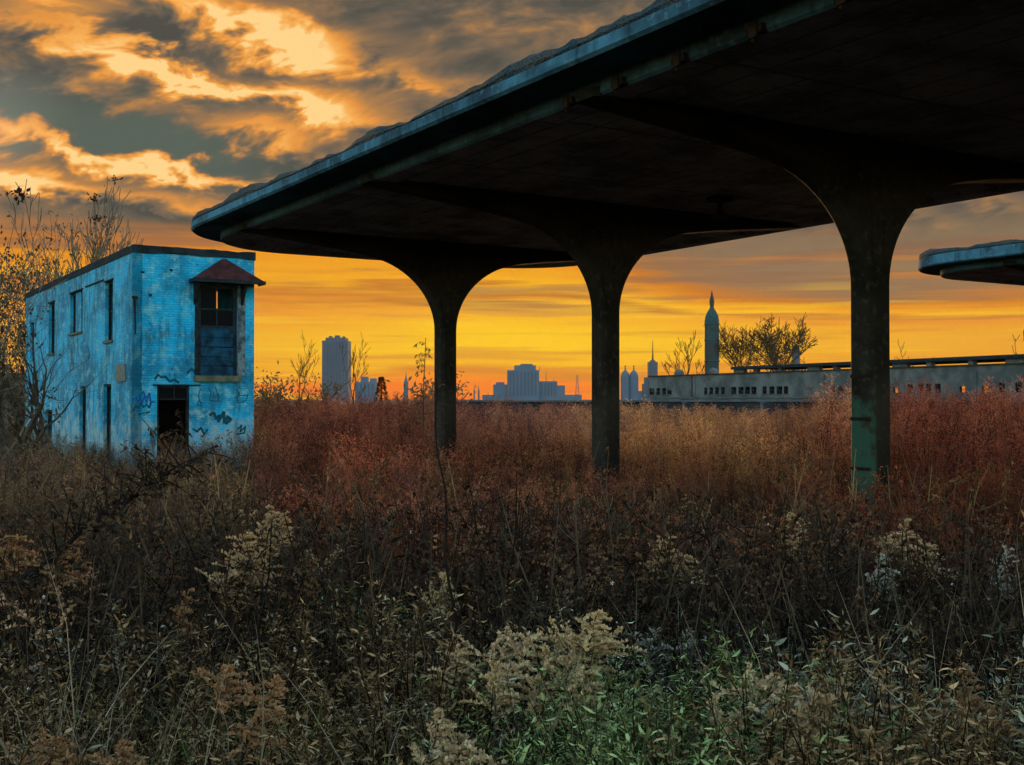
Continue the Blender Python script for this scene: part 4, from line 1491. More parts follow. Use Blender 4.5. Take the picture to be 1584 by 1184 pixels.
# dark little conifer
cf = empty('conifer', base_at(590, 160))
tag(cf, 'small dark conical evergreen right of the twin-topped block', 'tree')
b = MB()
hc = th(584, 160)
b.tube([(0, 0, -0.3), (0, 0, hc)], [0.16, 0.03], 6)
b.build('trunk', M['bark_far'], cf)
b = MB()
rr = random.Random(5)
for k in range(900):
    z = hc * (0.12 + 0.88 * rr.random() ** 0.8)
    r = (hc - z) / hc * 1.7 * rr.uniform(0.4, 1.1) + 0.05
    a = rr.uniform(0, 2 * math.pi)
    dv = Vector((math.cos(a), math.sin(a), -0.25)).normalized()
    b.leaf((r * math.cos(a) * 0.8, r * math.sin(a) * 0.8, z), dv, Vector((-math.sin(a), math.cos(a), 0)), 0.45, 0.22, 0, 0.1)
b.build('crown', M['conifer'], cf)

# leafy sapling before the first column
sp_ = empty('leafy_sapling', base_at(655, 42))
tag(sp_, 'thin sapling with drooping leaves beside the first column', 'sapling')
hs = th(528, 42)
b = MB()
stem = [Vector((0.02 * math.sin(k), 0, -0.3 + (hs + 0.3) * k / 8)) + Vector((0.06 * (k / 8) ** 2, 0, 0)) for k in range(9)]
b.tube(stem, [0.03 * (1 - 0.08 * k) for k in range(9)], 5)
b.build('stem', M['bark_far'], sp_)
rr = random.Random(9)
b = MB()
for k in range(15):
    t = 0.42 + 0.58 * k / 14
    p = stem[min(7, int(t * 8))].lerp(stem[min(8, int(t * 8) + 1)], t * 8 - int(t * 8))
    a = rr.uniform(0, 6.28)
    dv = Vector((math.cos(a), math.sin(a) * 0.5, 0.1)).normalized()
    L = rr.uniform(0.25, 0.5)
    pts = [p, p + dv * L * 0.5 + Vector((0, 0, 0.04)), p + dv * L - Vector((0, 0, 0.10))]
    b.tube(pts, [0.008, 0.006, 0.004], 3)
    for j in range(9):
        q = pts[1].lerp(pts[2], j / 8) if j > 3 else pts[0].lerp(pts[1], j / 4)
        dd = (dv * 0.4 + Vector((rr.gauss(0, .5), rr.gauss(0, .5), -0.9))).normalized()
        b.leaf(q, dd, dd.orthogonal().normalized(), 0.16, 0.05, 0, 0.1)
b.build('foliage', M['dryleaf'], sp_)

# ------------------------------------------------------------------ weeds


def proto_goldenrod(seed, h=1.1, plume=1.0, dense=1.0, lean=0.12, fluff=1.0, start=0.66, crowd=1.0, toward=None):
    """returns (stem MB, leaves MB, plume MB) of one dry goldenrod, about h tall"""
    rnd = random.Random(seed)
    st, lv, pl = MB(), MB(), MB()
    la = rnd.uniform(0, 6.28) if toward is None else toward + rnd.gauss(0, 0.5)
    ld = Vector((math.cos(la), math.sin(la), 0))
    n = 10
    pts = []
    for k in range(n + 1):
        t = k / n
        pts.append(Vector((0, 0, h * t * (1 - 0.12 * lean * t))) + ld * (lean * h * t ** 2.2) + Vector((rnd.gauss(0, .006), rnd.gauss(0, .006), 0)))
    st.tube(pts, [0.0055 * (1 - 0.6 * k / n) for k in range(n + 1)], 4)

    def P(t):
        i = min(n - 1, int(t * n))
        return pts[i].lerp(pts[i + 1], t * n - i)
    for k in range(int(34 * min(dense, 1.5))):
        t = rnd.uniform(0.12, 0.72)
        a = rnd.uniform(0, 6.28)
        dv = Vector((math.cos(a), math.sin(a), rnd.uniform(-1.3, 0.15))).normalized()
        lv.leaf(P(t), dv, dv.cross(Vector((rnd.gauss(0, .5), rnd.gauss(0, .5), 1))).normalized(), rnd.uniform(0.035, 0.085), rnd.uniform(0.007, 0.016), 0, rnd.uniform(-0.2, 0.2))
    nb = int(20 * plume * crowd)
    span = 1.0 - start
    for k in range(nb):
        t = start + span * (k + 0.5) / nb
        L = (0.16 * (1 - (t - start) / span) + 0.045) * plume * rnd.uniform(0.5, 1.4)
        a = k * 2.4 + rnd.uniform(-0.9, 0.9)
        dv = (Vector((math.cos(a), math.sin(a), rnd.uniform(0.3, 1.3))) + ld * 0.35).normalized()
        droop = rnd.uniform(0.08, 0.30)
        bp = []
        p = P(min(0.999, t))
        for j in range(5):
            bp.append(p)
            dv = (dv + Vector((rnd.gauss(0, .07), rnd.gauss(0, .07), -droop)) + ld * 0.12).normalized()
            p = p + dv * L / 4
        st.tube(bp, [0.0018, 0.0015, 0.0012, 0.001, 0.0006], 3, 0, False)
        m = int(15 * dense * (0.6 + L * 4))
        for j in range(m):
            u = (j + rnd.random()) / m
            u = 0.12 + 0.88 * u
            i = min(3, int(u * 4))
            q = bp[i].lerp(bp[i + 1], u * 4 - i)
            dd = (Vector((rnd.gauss(0, .55), rnd.gauss(0, .55), rnd.uniform(0.15, 1.0)))).normalized()
            ln = rnd.uniform(0.007, 0.017) * fluff
            pl.leaf(q, dd, dd.cross(Vector((rnd.gauss(0, 1), rnd.gauss(0, 1), rnd.gauss(0, 1)))).normalized(), ln, ln * rnd.uniform(0.45, 0.9), 0, rnd.uniform(-0.2, 0.2))
    return st, lv, pl


def join(name, mbs, mats):
    out = MB()
    for i, b in enumerate(mbs):
        o = len(out.v)
        out.v.extend(b.v)
        out.f.extend([tuple(x + o for x in f) for f in b.f])
        out.m.extend([i] * len(b.f))
    return out.mesh(name, mats)


def proto_sage(seed, h=0.6):
    """bushy low weed: several stems crowded with small pale leaves"""
    rnd = random.Random(seed)
    st, lv = MB(), MB()
    for s in range(rnd.randint(4, 6)):
        a = rnd.uniform(0, 6.28)
        d = Vector((math.cos(a) * 0.28, math.sin(a) * 0.28, 1)).normalized()
        p = Vector((rnd.gauss(0, .04), rnd.gauss(0, .04), 0))
        hh = h * rnd.uniform(0.65, 1.1)
        pts = [p]
        for k in range(5):
            d = (d + Vector((rnd.gauss(0, .1), rnd.gauss(0, .1), 0))).normalized()
            p = p + d * hh / 5
            pts.append(p)
        st.tube(pts, [0.004, 0.0035, 0.003, 0.0025, 0.002, 0.001], 3, 0, False)
        for k in range(92):
            t = rnd.uniform(0.22, 1.0)
            i = min(4, int(t * 5))
            q = pts[i].lerp(pts[i + 1], t * 5 - i)
            b = rnd.uniform(0, 6.28)
            dv = Vector((math.cos(b), math.sin(b), rnd.uniform(-0.5, 0.9))).normalized()
            q = q + dv * rnd.uniform(0, 0.05) * (1.2 - t)
            ln = rnd.uniform(0.010, 0.036)
            lv.lance(q, dv, dv.cross(Vector((rnd.gauss(0, .6), rnd.gauss(0, .6), 1))).normalized(), ln, ln * rnd.uniform(0.12, 0.30), 0, rnd.uniform(-.8, .8))
    return join('low_weed', [st, lv], [M['stem'], M['sage']])


def proto_grass(seed, h=0.5, n=42, mat='grass', w=0.006, flop=0.5):
    rnd = random.Random(seed)
    b = MB()
    for k in range(n):
        a = rnd.uniform(0, 6.28)
        d = Vector((math.cos(a), math.sin(a), 0))
        s = Vector((-math.sin(a), math.cos(a), 0))
        s = (s + Vector((rnd.gauss(0, .5), rnd.gauss(0, .5), 0))).normalized()
        p = Vector((rnd.gauss(0, .05), rnd.gauss(0, .05), 0))
        L = h * rnd.uniform(0.5, 1.15)
        th_ = rnd.uniform(0.03, 0.3)
        fl = rnd.uniform(0.3, 1.5) * flop
        pts = []
        for j in range(5):
            pts.append((p.copy(), w * (1 - j / 4.2)))
            ang = th_ + fl * (j / 4) ** 1.5
            p = p + (d * math.sin(ang) + Vector((0, 0, math.cos(ang)))) * L / 4
        vs = []
        for (q, ww) in pts:
            vs += [q - s * ww, q + s * ww]
        b.add(vs, [(2 * j, 2 * j + 1, 2 * j + 3, 2 * j + 2) for j in range(4)])
    return b.mesh('grass_tuft', M[mat])


def proto_brush(seed, h=1.6, fine=1.0, mat='brush'):
    """fuzzy upright brush: many thin stems with feathery side twigs and dry seed heads"""
    rnd = random.Random(seed)
    st, lv = MB(), MB()
    for s in range(9):
        a = rnd.uniform(0, 6.28)
        d = Vector((math.cos(a) * 0.22, math.sin(a) * 0.22, 1)).normalized()
        p = Vector((rnd.gauss(0, .13), rnd.gauss(0, .13), 0))
        hh = h * rnd.uniform(0.6, 1.08)
        pts = [p]
        for k in range(5):
            d = (d + Vector((rnd.gauss(0, .07), rnd.gauss(0, .07), 0.02))).normalized()
            p = p + d * hh / 5
            pts.append(p)
        st.tube(pts, [0.007, 0.006, 0.005, 0.004, 0.003, 0.001], 3, 0, False)
        for k in range(int(26 * fine)):
            t = rnd.uniform(0.30, 1.0)
            i = min(4, int(t * 5))
            q = pts[i].lerp(pts[i + 1], t * 5 - i)
            b = rnd.uniform(0, 6.28)
            dv = Vector((math.cos(b) * 0.75, math.sin(b) * 0.75, rnd.uniform(0.2, 1.0))).normalized()
            L = rnd.uniform(0.06, 0.22) * (1.25 - t * 0.6)
            e = q + dv * L
            sd = dv.orthogonal().normalized() * 0.003
            lv.add([q - sd, q + sd, e], [(0, 1, 2)])
            for j in range(4):
                w = q.lerp(e, rnd.uniform(0.35, 1.05))
                dd = (dv + Vector((rnd.gauss(0, .6), rnd.gauss(0, .6), rnd.gauss(0, .5)))).normalized()
                ln = rnd.uniform(0.018, 0.045)
                lv.leaf(w, dd, dd.cross(Vector((rnd.gauss(0, 1), rnd.gauss(0, 1), rnd.gauss(0, 1)))).normalized(), ln, ln * rnd.uniform(0.3, 0.6), 0, 0.1)
    return join('dry_brush', [st, lv], [M['stem'], M[mat]])


def proto_stalk(seed, h=1.0):
    """bare dead stalks with a few curled leaves"""
    rnd = random.Random(seed)
    st, lv = MB(), MB()
    for s in range(5):
        a = rnd.uniform(0, 6.28)
        d = Vector((math.cos(a) * 0.18, math.sin(a) * 0.18, 1)).normalized()
        p = Vector((rnd.gauss(0, .09), rnd.gauss(0, .09), 0))
        pts = [p]
        hh = h * rnd.uniform(0.6, 1.1)
        for k in range(5):
            d = (d + Vector((rnd.gauss(0, .09), rnd.gauss(0, .09), 0))).normalized()
            p = p + d * hh / 5
            pts.append(p)
        st.tube(pts, [0.0055, 0.005, 0.0045, 0.004, 0.003, 0.0015], 4, 0, False)
        for k in range(4):
            i = rnd.randint(2, 4)
            b = rnd.uniform(0, 6.28)
            dv = Vector((math.cos(b), math.sin(b), rnd.uniform(0.3, 1.2))).normalized()
            e = pts[i] + dv * rnd.uniform(0.08, 0.25)
            st.tube([pts[i], pts[i].lerp(e, .5) + Vector((0, 0, -.01)), e], [0.0025, 0.002, 0.001], 3, 0, False)
            for j in range(4):
                dd = (dv + Vector((rnd.gauss(0, .8), rnd.gauss(0, .8), rnd.gauss(0, .8)))).normalized()
                lv.leaf(pts[i].lerp(e, rnd.uniform(.4, 1)), dd, dd.orthogonal().normalized(), rnd.uniform(.015, .05), rnd.uniform(.006, .014), 0, .2)
        for k in range(16):
            i = rnd.randint(0, 4)
            q = pts[i].lerp(pts[i + 1], rnd.random())
            b = rnd.uniform(0, 6.28)
            dv = Vector((math.cos(b), math.sin(b), rnd.uniform(-1.4, 0.2))).normalized()
            lv.leaf(q, dv, dv.cross(Vector((rnd.gauss(0, .5), rnd.gauss(0, .5), 1))).normalized(), rnd.uniform(.03, .08), rnd.uniform(.006, .02), 0, rnd.uniform(-.3, .3))
    return join('dead_stalks', [st, lv], [M['stem'], M['withered']])


def scatter(name, meshes, pts, label, cat):
    """one mass of plants; pts rows: x, y, z, rz, tiltx, tilty, scale, sz, index, (r, g, b)"""
    c = bpy.data.collections.new(name + '_source')
    for i, me in enumerate(meshes):
        c.objects.link(bpy.data.objects.new('%s_%03d' % (name, i), me))
    me = bpy.data.meshes.new(name)
    n = len(pts)
    me.vertices.add(n)
    A = np.array([p[:9] for p in pts], dtype=np.float64)
    me.vertices.foreach_set('co', A[:, :3].astype(np.float32).ravel())
    a = me.attributes.new('rot', 'FLOAT_VECTOR', 'POINT')
    a.data.foreach_set('vector', np.stack([A[:, 4], A[:, 5], A[:, 3]], 1).astype(np.float32).ravel())
    a = me.attributes.new('scl', 'FLOAT_VECTOR', 'POINT')
    a.data.foreach_set('vector', np.stack([A[:, 6], A[:, 6], A[:, 6] * A[:, 7]], 1).astype(np.float32).ravel())
    a = me.attributes.new('idx', 'INT', 'POINT')
    a.data.foreach_set('value', A[:, 8].astype(np.int32))
    a = me.attributes.new('tint', 'FLOAT_COLOR', 'POINT')
    tt = np.ones((n, 4), dtype=np.float32)
    tt[:, :3] = np.array([p[9] for p in pts], dtype=np.float32)
    a.data.foreach_set('color', tt.ravel())
    o = bpy.data.objects.new(name, me)
    col.objects.link(o)
    ng = bpy.data.node_groups.new(name + '_nodes', 'GeometryNodeTree')
    ng.interface.new_socket('Geometry', in_out='INPUT', socket_type='NodeSocketGeometry')
    ng.interface.new_socket('Geometry', in_out='OUTPUT', socket_type='NodeSocketGeometry')
    gi, go = ng.nodes.new('NodeGroupInput'), ng.nodes.new('NodeGroupOutput')
    ip = ng.nodes.new('GeometryNodeInstanceOnPoints')
    ci = ng.nodes.new('GeometryNodeCollectionInfo')
    ci.inputs['Collection'].default_value = c
    ci.inputs['Separate Children'].default_value = True
    ci.inputs['Reset Children'].default_value = True

    def attr(nm, tp):
        x = ng.nodes.new('GeometryNodeInputNamedAttribute')
        x.data_type = tp
        x.inputs['Name'].default_value = nm
        return x.outputs['Attribute']
    er = ng.nodes.new('FunctionNodeEulerToRotation')
    ng.links.new(attr('rot', 'FLOAT_VECTOR'), er.inputs[0])
    ng.links.new(gi.outputs[0], ip.inputs['Points'])
    ng.links.new(ci.outputs[0], ip.inputs['Instance'])
    ip.inputs['Pick Instance'].default_value = True
    ng.links.new(attr('idx', 'INT'), ip.inputs['Instance Index'])
    ng.links.new(er.outputs[0], ip.inputs['Rotation'])
    ng.links.new(attr('scl', 'FLOAT_VECTOR'), ip.inputs['Scale'])
    ng.links.new(ip.outputs[0], go.inputs[0])
    md = o.modifiers.new('plants', 'NODES')
    md.node_group = ng
    tag(o, label, cat, kind='stuff')
    return o


HALF = math.atan(792 / FPX) + R(7)
P0u, P0v = P0.dot(U), P0.dot(V)


def blocked(x, y):
    """inside the blue building"""
    p = Vector((x, y, 0))
    return -0.15 < p.dot(U) - P0u < BL and -0.15 < p.dot(V) - P0v < BW + 0.2


def field(n, y0, y1, rnd, power=1.0):
    """random points in the camera's wedge between two distances (and a margin to either side)"""
    out = []
    while len(out) < n:
        r = math.sqrt(rnd.uniform(y0 * y0, y1 * y1)) if power == 1.0 else y0 + (y1 - y0) * rnd.random() ** power
        a = rnd.uniform(-HALF, HALF)
        x, y = r * math.sin(a), r * math.cos(a)
        if not blocked(x, y):
            out.append((x, y))
    return out


def pxof(x, y):
    return 792 + FPX * x / y


def nz(x, y, s, o):
    return 0.5 + 0.5 * max(-1, min(1, mnoise.noise((x * s, y * s, o)) * 1.6))


def row(x, y, rnd, scale, sz, idx, tint, tilt=0.12, sink=0.03):
    return (x, y, ground_z(x, y) - sink, rnd.uniform(0, 6.28), rnd.gauss(0, tilt), rnd.gauss(0, tilt), scale, sz, idx, tint)


GRASSY = [(440, 4.4, 130, 0.7), (1290, 3.9, 120, 0.7), (760, 3.3, 70, 0.5), (1545, 3.4, 90, 0.6), (250, 4.6, 80, 0.6), (600, 4.5, 60, 0.5), (1130, 4.3, 60, 0.5)]


def grassy(x, y):
    px = pxof(x, y)
    return max(math.exp(-((px - a) / w) ** 2 - ((y - c) / d) ** 2) for (a, c, w, d) in GRASSY)


def build_weeds():
    rnd = random.Random(31)
    gold = []
    for k in range(6):
        gold.append(join('goldenrod', proto_goldenrod(200 + k, 1.1, [1.0, 0.8, 1.2, 0.6, 1.0, 0.9][k], 0.8, 0.10 + 0.05 * k, 1.35), [M['stem'], M['withered'], M['plume']]))
    sage = [proto_sage(300 + k, 0.62) for k in range(5)]
    grass = [proto_grass(400 + k, 0.5, 46) for k in range(3)]
    straw = [proto_grass(420 + k, 0.62, 12, 'straw', 0.0026, 0.9) for k in range(3)]
    brush = [proto_brush(500 + k, 1.6) for k in range(5)]
    stalk = [proto_stalk(600 + k, 1.0) for k in range(4)]

    # low leafy cover close to the camera
    pts = []
    for (x, y) in field(2900, 2.7, 6.4, rnd, 1.1):
        px = pxof(x, y)
        hf = nz(x, y, 0.8, 2)
        if nz(x, y, 1.5, 61) < 0.40 and rnd.random() < 0.85:
            continue
        if rnd.random() < 0.75 * grassy(x, y):
            continue
        h = rnd.uniform(0.75, 1.2) * (0.72 + 0.55 * hf) * (1.0 - 0.35 * sst(y, 4.2, 6.0))
        g = nz(x, y, 1.1, 5)
        brown = nz(x, y, 0.9, 17) + (0.16 if px < 520 else 0.0)
        v = 0.35 + 1.35 * nz(x, y, 2.1, 12)
        t = (0.95 * v, 1.0 * v, (0.84 + 0.2 * g) * v) if brown < 0.60 else (1.15 * v, 0.80 * v, 0.52 * v)
        if g > 0.62 and brown < 0.6:
            t = (0.85 * v, 1.15 * v, 0.60 * v)
        pts.append(row(x, y, rnd, h, 1.0, rnd.randrange(5), t))
    scatter('low_weeds', sage, pts, 'low grey-green leafy weeds covering the foreground', 'weeds')
    # green grass in patches
    pts = []
    for (x, y) in field(4200, 2.8, 5.8, rnd, 1.1):
        px = pxof(x, y)
        g = nz(x, y, 0.7, 40)
        if rnd.random() > 0.02 + 0.9 * grassy(x, y) * (0.3 + g):
            continue
        pts.append(row(x, y, rnd, rnd.uniform(0.7, 1.1) * (0.8 + 0.4 * g), 1.0, rnd.randrange(3), (1.15, 0.9 + 0.35 * g, 0.8), 0.5))
    scatter('grass', grass, pts, 'green grass tufts between the foreground weeds', 'grass')
    pts = []
    for (x, y) in field(420, 3.0, 12, rnd, 1.3):
        b = rnd.uniform(0.5, 1.3)
        pts.append(row(x, y, rnd, rnd.uniform(0.8, 1.7), 1.0, rnd.randrange(3), (b, b * 0.97, b * 0.9), 0.35))
    scatter('dry_grass', straw, pts, 'pale dry grass blades bent among the weeds', 'grass')
    # stalks and goldenrods in the middle distance
    pts = []
    for (x, y) in field(1500, 4.0, 12, rnd, 1.1):
        h = rnd.uniform(0.75, 1.15) * (0.85 if y < 4.8 else 1.0)
        b = rnd.uniform(0.45, 0.95)
        pts.append(row(x, y, rnd, h, 1.0, rnd.randrange(4), (b, b, b * 1.05), 0.1))
    scatter('dead_stalks', stalk, pts, 'dark dead stalks with withered leaves in the middle of the field', 'weeds')
    pts = []
    for (x, y) in field(420, 9, 34, rnd, 1.2):
        b = rnd.uniform(1.2, 4.5)
        pts.append(row(x, y, rnd, rnd.uniform(0.9, 1.5), 1.0, rnd.randrange(4), (b, b * 0.82, b * 0.62), 0.22))
    scatter('pale_stalks', stalk, pts, 'paler broken stalks standing in the rust-coloured brush', 'weeds')
    pts = []
    for (x, y) in field(1300, 4.3, 22, rnd, 1.35):
        c = nz(x, y, 0.6, 71)
        if rnd.random() > 1.15 - sst(y, 9, 14) * 0.6:
            continue
        h = rnd.uniform(0.62, 1.05) * (0.86 if y < 5.2 else 1.0)
        b = rnd.uniform(0.12, 0.55) * (0.5 + 0.7 * c)
        if rnd.random() < 0.14:
            b = rnd.uniform(0.6, 1.0)
        wm = rnd.uniform(0.72, 0.95)
        pts.append(row(x, y, rnd, h, 1.0, rnd.randrange(6), (b, b * wm, b * wm * 0.95), 0.16))
    scatter('goldenrod_thicket', gold, pts, 'thicket of dry brown goldenrod across the field', 'weeds')
    # bits of white seed fluff caught on the stems
    fl = []
    for k in range(3):
        rf = random.Random(700 + k)
        b = MB()
        for j in range(14):
            dv = Vector((rf.gauss(0, 1), rf.gauss(0, 1), rf.gauss(0, 1))).normalized()
            b.leaf(dv * 0.004, dv, dv.orthogonal().normalized(), rf.uniform(0.008, 0.02), rf.uniform(0.005, 0.010), 0, 0.2)
        fl.append(b.mesh('seed_fluff', M['fluff']))
    pts = []
    for (x, y) in field(230, 3.4, 11, rnd, 1.2):
        r_ = row(x, y, rnd, rnd.uniform(0.2, 0.5), 1.0, rnd.randrange(3), (1, 1, 1))
        pts.append((r_[0], r_[1], r_[2] + rnd.uniform(0.45, 1.0)) + r_[3:])
    scatter('seed_fluff', fl, pts, 'white flecks of seed fluff caught on the weeds', 'seeds')
    # rust-coloured brush out to the far wall
    pts = []
    for (x, y) in field(4500, 5.4, 80, rnd, 1.55):
        px = pxof(x, y)
        far = sst(y, 10, 30)
        lim = 0.88 + 0.66 * far + 0.42 * sst(y, 28, 60)
        if y < 9 and rnd.random() > sst(y, 4.5, 9.0):
            continue
        cl = nz(x, y, 0.55, 140)
        if cl < 0.34 and y < 40 and rnd.random() < 0.55:
            continue
        lim *= 0.62 + 0.34 * nz(x, y, 0.30, 90) + 0.42 * cl
        red = max(math.exp(-((px - 540) / 140) ** 2), sst(px, 1250, 1420))
        tan = math.exp(-((px - 1080) / 190) ** 2) * sst(y, 13, 30)
        if px > 1250:
            lim *= 1.0 + 0.14 * sst(px, 1250, 1330)
            if y > 16 and nz(x, y, 0.3, 130) > 0.55:
                lim *= rnd.uniform(1.1, 1.45)
        if 395 < px < 720:
            lim += 0.42 * sst(y, 30, 60)
        if 960 < px < 1250:
            lim *= 1 - 0.06 * sst(y, 30, 50)
        if px < 395 and y > 25:
            lim *= 0.50 + 0.22 * nz(x, y, 0.5, 95)
        v = nz(x, y, 0.35, 99)
        v = min(1.0, max(0.0, 0.5 + 1.3 * (0.55 * v + 0.45 * nz(x, y, 0.13, 55) - 0.5))) * rnd.uniform(0.75, 1.25)
        t = np.array((1.05, 0.90, 0.98)) * (0.30 + 1.2 * v)
        t = t * (1 - red * 0.55) + np.array((1.12, 0.55, 0.52)) * red * 0.55 * (0.40 + 1.0 * v)
        t = t * (1 - tan) + np.array((1.75, 1.70, 1.30)) * tan * (0.5 + 0.8 * v)
        if px < 395:
            t = np.array((0.7, 0.95, 1.05)) * (0.55 + 0.5 * v)
        pal = rnd.random()
        if pal < 0.16:
            t = t * np.array((0.62, 0.55, 0.80))
        elif pal < 0.30:
            t = t * np.array((1.30, 1.45, 1.25))
        elif pal < 0.42:
            t = t * np.array((0.40, 0.36, 0.40))
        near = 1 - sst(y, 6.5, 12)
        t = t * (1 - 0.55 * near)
        s = lim / 1.6 * rnd.uniform(0.86, 1.06)
        pts.append(row(x, y, rnd, max(s, 0.62), s / max(s, 0.62), rnd.randrange(5), tuple(t), 0.07, 0.02))
    scatter('dry_brush', brush, pts, 'rust-brown dry brush filling the field below the canopy', 'brush')


build_weeds()

# single goldenrods that stand out in front: photo column, row of the plume's middle, distance
BIG = [
    (905, 965, 3.7, 1.35, 'large pale goldenrod plume, tallest in the centre foreground'),
    (895, 1030, 3.55, 1.2, 'pale goldenrod plume just below the tallest central plume'),
    (770, 990, 3.7, 1.1, 'pale goldenrod plume left of the tallest central plume'),
    (800, 1050, 3.5, 0.9, 'small drooping goldenrod below the central plumes'),
    (1040, 845, 5.2, 1.1, 'tan goldenrod plume below the gap right of the middle column'),
    (1400, 828, 5.4, 1.2, 'tan goldenrod plume right of the nearest column foot'),
    (1365, 880, 5.0, 0.8, 'grey goldenrod plume below the nearest column'),
    (1545, 880, 5.2, 0.9, 'grey goldenrod plume near the right frame edge'),
    (1292, 1000, 4.1, 0.9, 'narrow straw-coloured plume above the bright grass patch'),
    (1030, 970, 4.4, 0.8, 'silvery goldenrod plume right of the central plumes'),
    (380, 840, 5.0, 1.2, 'tan goldenrod plume lower left, below the building doorway'),
    (425, 785, 6.2, 1.0, 'tan goldenrod plume left of centre below the brush'),
    (495, 835, 5.6, 0.8, 'small goldenrod plume right of the lower left plume'),
    (685, 912, 4.6, 0.8, 'slim goldenrod head beside the tall dark stem'),
    (280, 925, 4.3, 0.8, 'brownish goldenrod above the lower left green patch'),
    (30, 820, 4.8, 1.3, 'brown goldenrod clump at the left frame edge'),
    (385, 1065, 3.3, 1.1, 'russet goldenrod plume in the lower left foreground'),
    (1195, 1090, 3.1, 1.3, 'broad straw plume cluster in the lower right foreground'),
    (1290, 1120, 3.0, 1.3, 'broad bleached plume beside the bright grass, lower right'),
    (1220, 800, 6.5, 0.9, 'faint goldenrod plume left of the nearest column'),
    (940, 880, 5.0, 0.8, 'dull brown goldenrod plume above the central plumes'),
    (700, 1120, 3.1, 0.9, 'pinkish seed head low in the bottom centre'),
    (120, 1150, 3.0, 1.1, 'russet plume in the bottom left corner'),
    (1500, 1075, 3.3, 1.0, 'reddish weed plume in the lower right corner'),
]
for i, (px, py, Y, sc, lab) in enumerate(BIG):
    p = at(px, py, Y)
    gz = ground_z(p.x, Y)
    h = (p.z - gz) / 0.90
    st, lv, pl = MB(), MB(), MB()
    rq = random.Random(1900 + i)
    for j in range(3 if sc > 0.85 else 2):                 # a few shoots from one root
        hj = h * rq.uniform(0.88, 1.04)
        ox, oy = rq.gauss(0, 0.035) + (j - 1) * 0.05 * sc, rq.gauss(0, 0.04)
        trio = proto_goldenrod(900 + i * 7 + j, hj, 0.66 * sc * rq.uniform(0.8, 1.2), 3.2, rq.uniform(0.10, 0.26), 1.0, rq.uniform(0.76, 0.84), 1.7, 0.15)
        for dst, src in zip((st, lv, pl), trio):
            dst.add([(v[0] + ox, v[1] + oy, v[2]) for v in src.v], src.f)
    # stand so that the plume, not the foot, comes where the photo shows it
    cx = sum(v[0] for v in pl.v) / len(pl.v)
    cy = sum(v[1] for v in pl.v) / len(pl.v)
    o = empty('goldenrod_plant', (p.x - cx, Y - cy, gz - 0.02))
    tag(o, lab, 'goldenrod', 'goldenrods standing out in the foreground')
    st.build('stem', M['stem_single'], o)
    tag(lv.build('leaves', M['withered_single'], o), kind='stuff')
    tag(pl.build('plume', M['plume_russet' if 'russet' in lab or 'brown' in lab or 'red' in lab else 'plume_grey' if 'grey' in lab or 'silver' in lab else 'plume_single'], o), kind='stuff')

# tall dark stem before the first column
b = MB()
p0, p1 = at(705, 1010, 4.2), at(672, 600, 4.2)
pts = [p0 + (p1 - p0) * (k / 8) + Vector((0.012 * math.sin(k * 1.7), 0, 0)) for k in range(9)]
pts = [Vector((p0.x + 0.01, p0.y, ground_z(p0.x, p0.y)))] + pts
st_o = empty('tall_weed_stalk', pts[0])
tag(st_o, 'single tall dark weed stalk rising before the first column', 'weed')
o0 = pts[0].copy()
pts = [p - o0 for p in pts]
b.tube(pts, [0.0075] + [0.007 * (1 - 0.09 * k) for k in range(9)], 5)
b.build('stem', M['bark_dark'], st_o)
rr = random.Random(77)
b = MB()
for k in range(26):
    q = pts[3 + k % 7].lerp(pts[min(9, 4 + k % 7)], rr.random())
    a = rr.uniform(0, 6.28)
    dv = Vector((math.cos(a), math.sin(a), rr.uniform(-0.6, 0.8))).normalized()
    b.leaf(q, dv, dv.orthogonal().normalized(), rr.uniform(.015, .05), rr.uniform(.005, .012), 0, .2)
b.build('leaves', M['withered_single'], st_o)

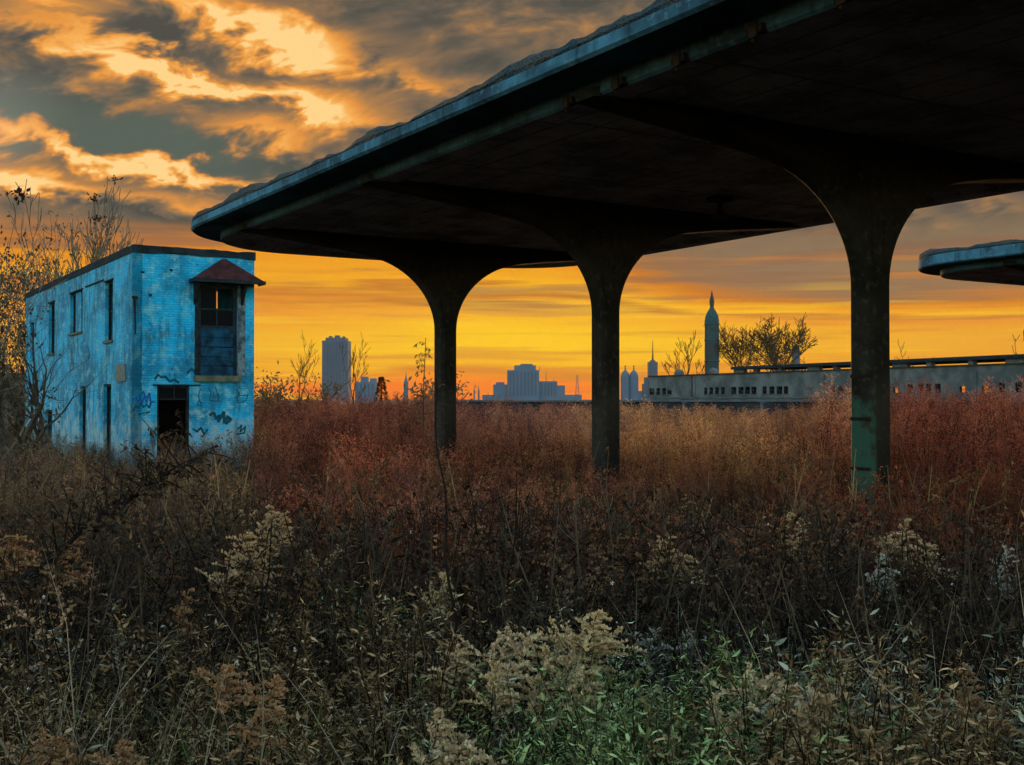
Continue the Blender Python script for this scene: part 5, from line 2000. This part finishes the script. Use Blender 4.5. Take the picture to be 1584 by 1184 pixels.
# fallen dark branch leaning through the weeds on the left
fb = empty('fallen_branch', at(0, 930, 4.6))
tag(fb, 'dark leafy branch slanting across the lower left weeds', 'branch')
o0 = Vector(fb.location)
q = [at(x, y, Y) - o0 for x, y, Y in ((-60, 985, 4.5), (60, 880, 4.7), (160, 800, 5.0), (240, 745, 5.3), (325, 700, 5.6))]
b = MB()
q0 = q
qq = []
for k in range(25):
    t = k / 24 * 3.999
    qq.append(q0[int(t)].lerp(q0[int(t) + 1], t - int(t)) + Vector((0.018 * math.sin(k * 1.9), 0, 0.02 * math.sin(k * 2.7))))
b.tube(qq, [0.017 * (1 - 0.8 * k / 24) for k in range(25)], 6)
b.build('limb', M['bark_dark'], fb)
b = MB()
lf = MB()
rr = random.Random(41)
for k in range(110):
    t = rr.uniform(0.1, 3.99)
    p = q[int(t)].lerp(q[int(t) + 1], t - int(t))
    dv = Vector((rr.gauss(0, .6), rr.gauss(0, .6), rr.uniform(-0.5, 0.9))).normalized()
    L = rr.uniform(0.08, 0.30)
    b.tube([p, p + dv * L * 0.5 + Vector((0, 0, .01)), p + dv * L], [0.004, 0.003, 0.0015], 3, 0, False)
    for j in range(9):
        d2 = Vector((rr.gauss(0, 1), rr.gauss(0, 1), rr.gauss(0, 1) - .3)).normalized()
        lf.leaf(p + dv * L * rr.uniform(.3, 1.05), d2, d2.orthogonal().normalized(), rr.uniform(.02, .055), rr.uniform(.008, .02), 0, .2)
b.build('twigs', M['bark_dark'], fb)
lf.build('foliage', M['withered_single'], fb)

# ------------------------------------------------------------------ thin evening haze over the whole place
b = MB()
b.box(-1600, 1600, -80, 1800, -1.9, 96)
hm = bpy.data.materials.new('thin_evening_haze')
hm.use_nodes = True
ht = hm.node_tree
ht.nodes.clear()
ho = ht.nodes.new('ShaderNodeOutputMaterial')
hv = ht.nodes.new('ShaderNodeVolumePrincipled')
hv.inputs['Color'].default_value = (0.72, 0.80, 0.92, 1)
hv.inputs['Density'].default_value = 0.00003
ht.links.new(hv.outputs[0], ho.inputs['Volume'])
hz = b.build('haze', hm)
tag(hz, 'thin evening haze over the field and the city', 'haze', kind='stuff')
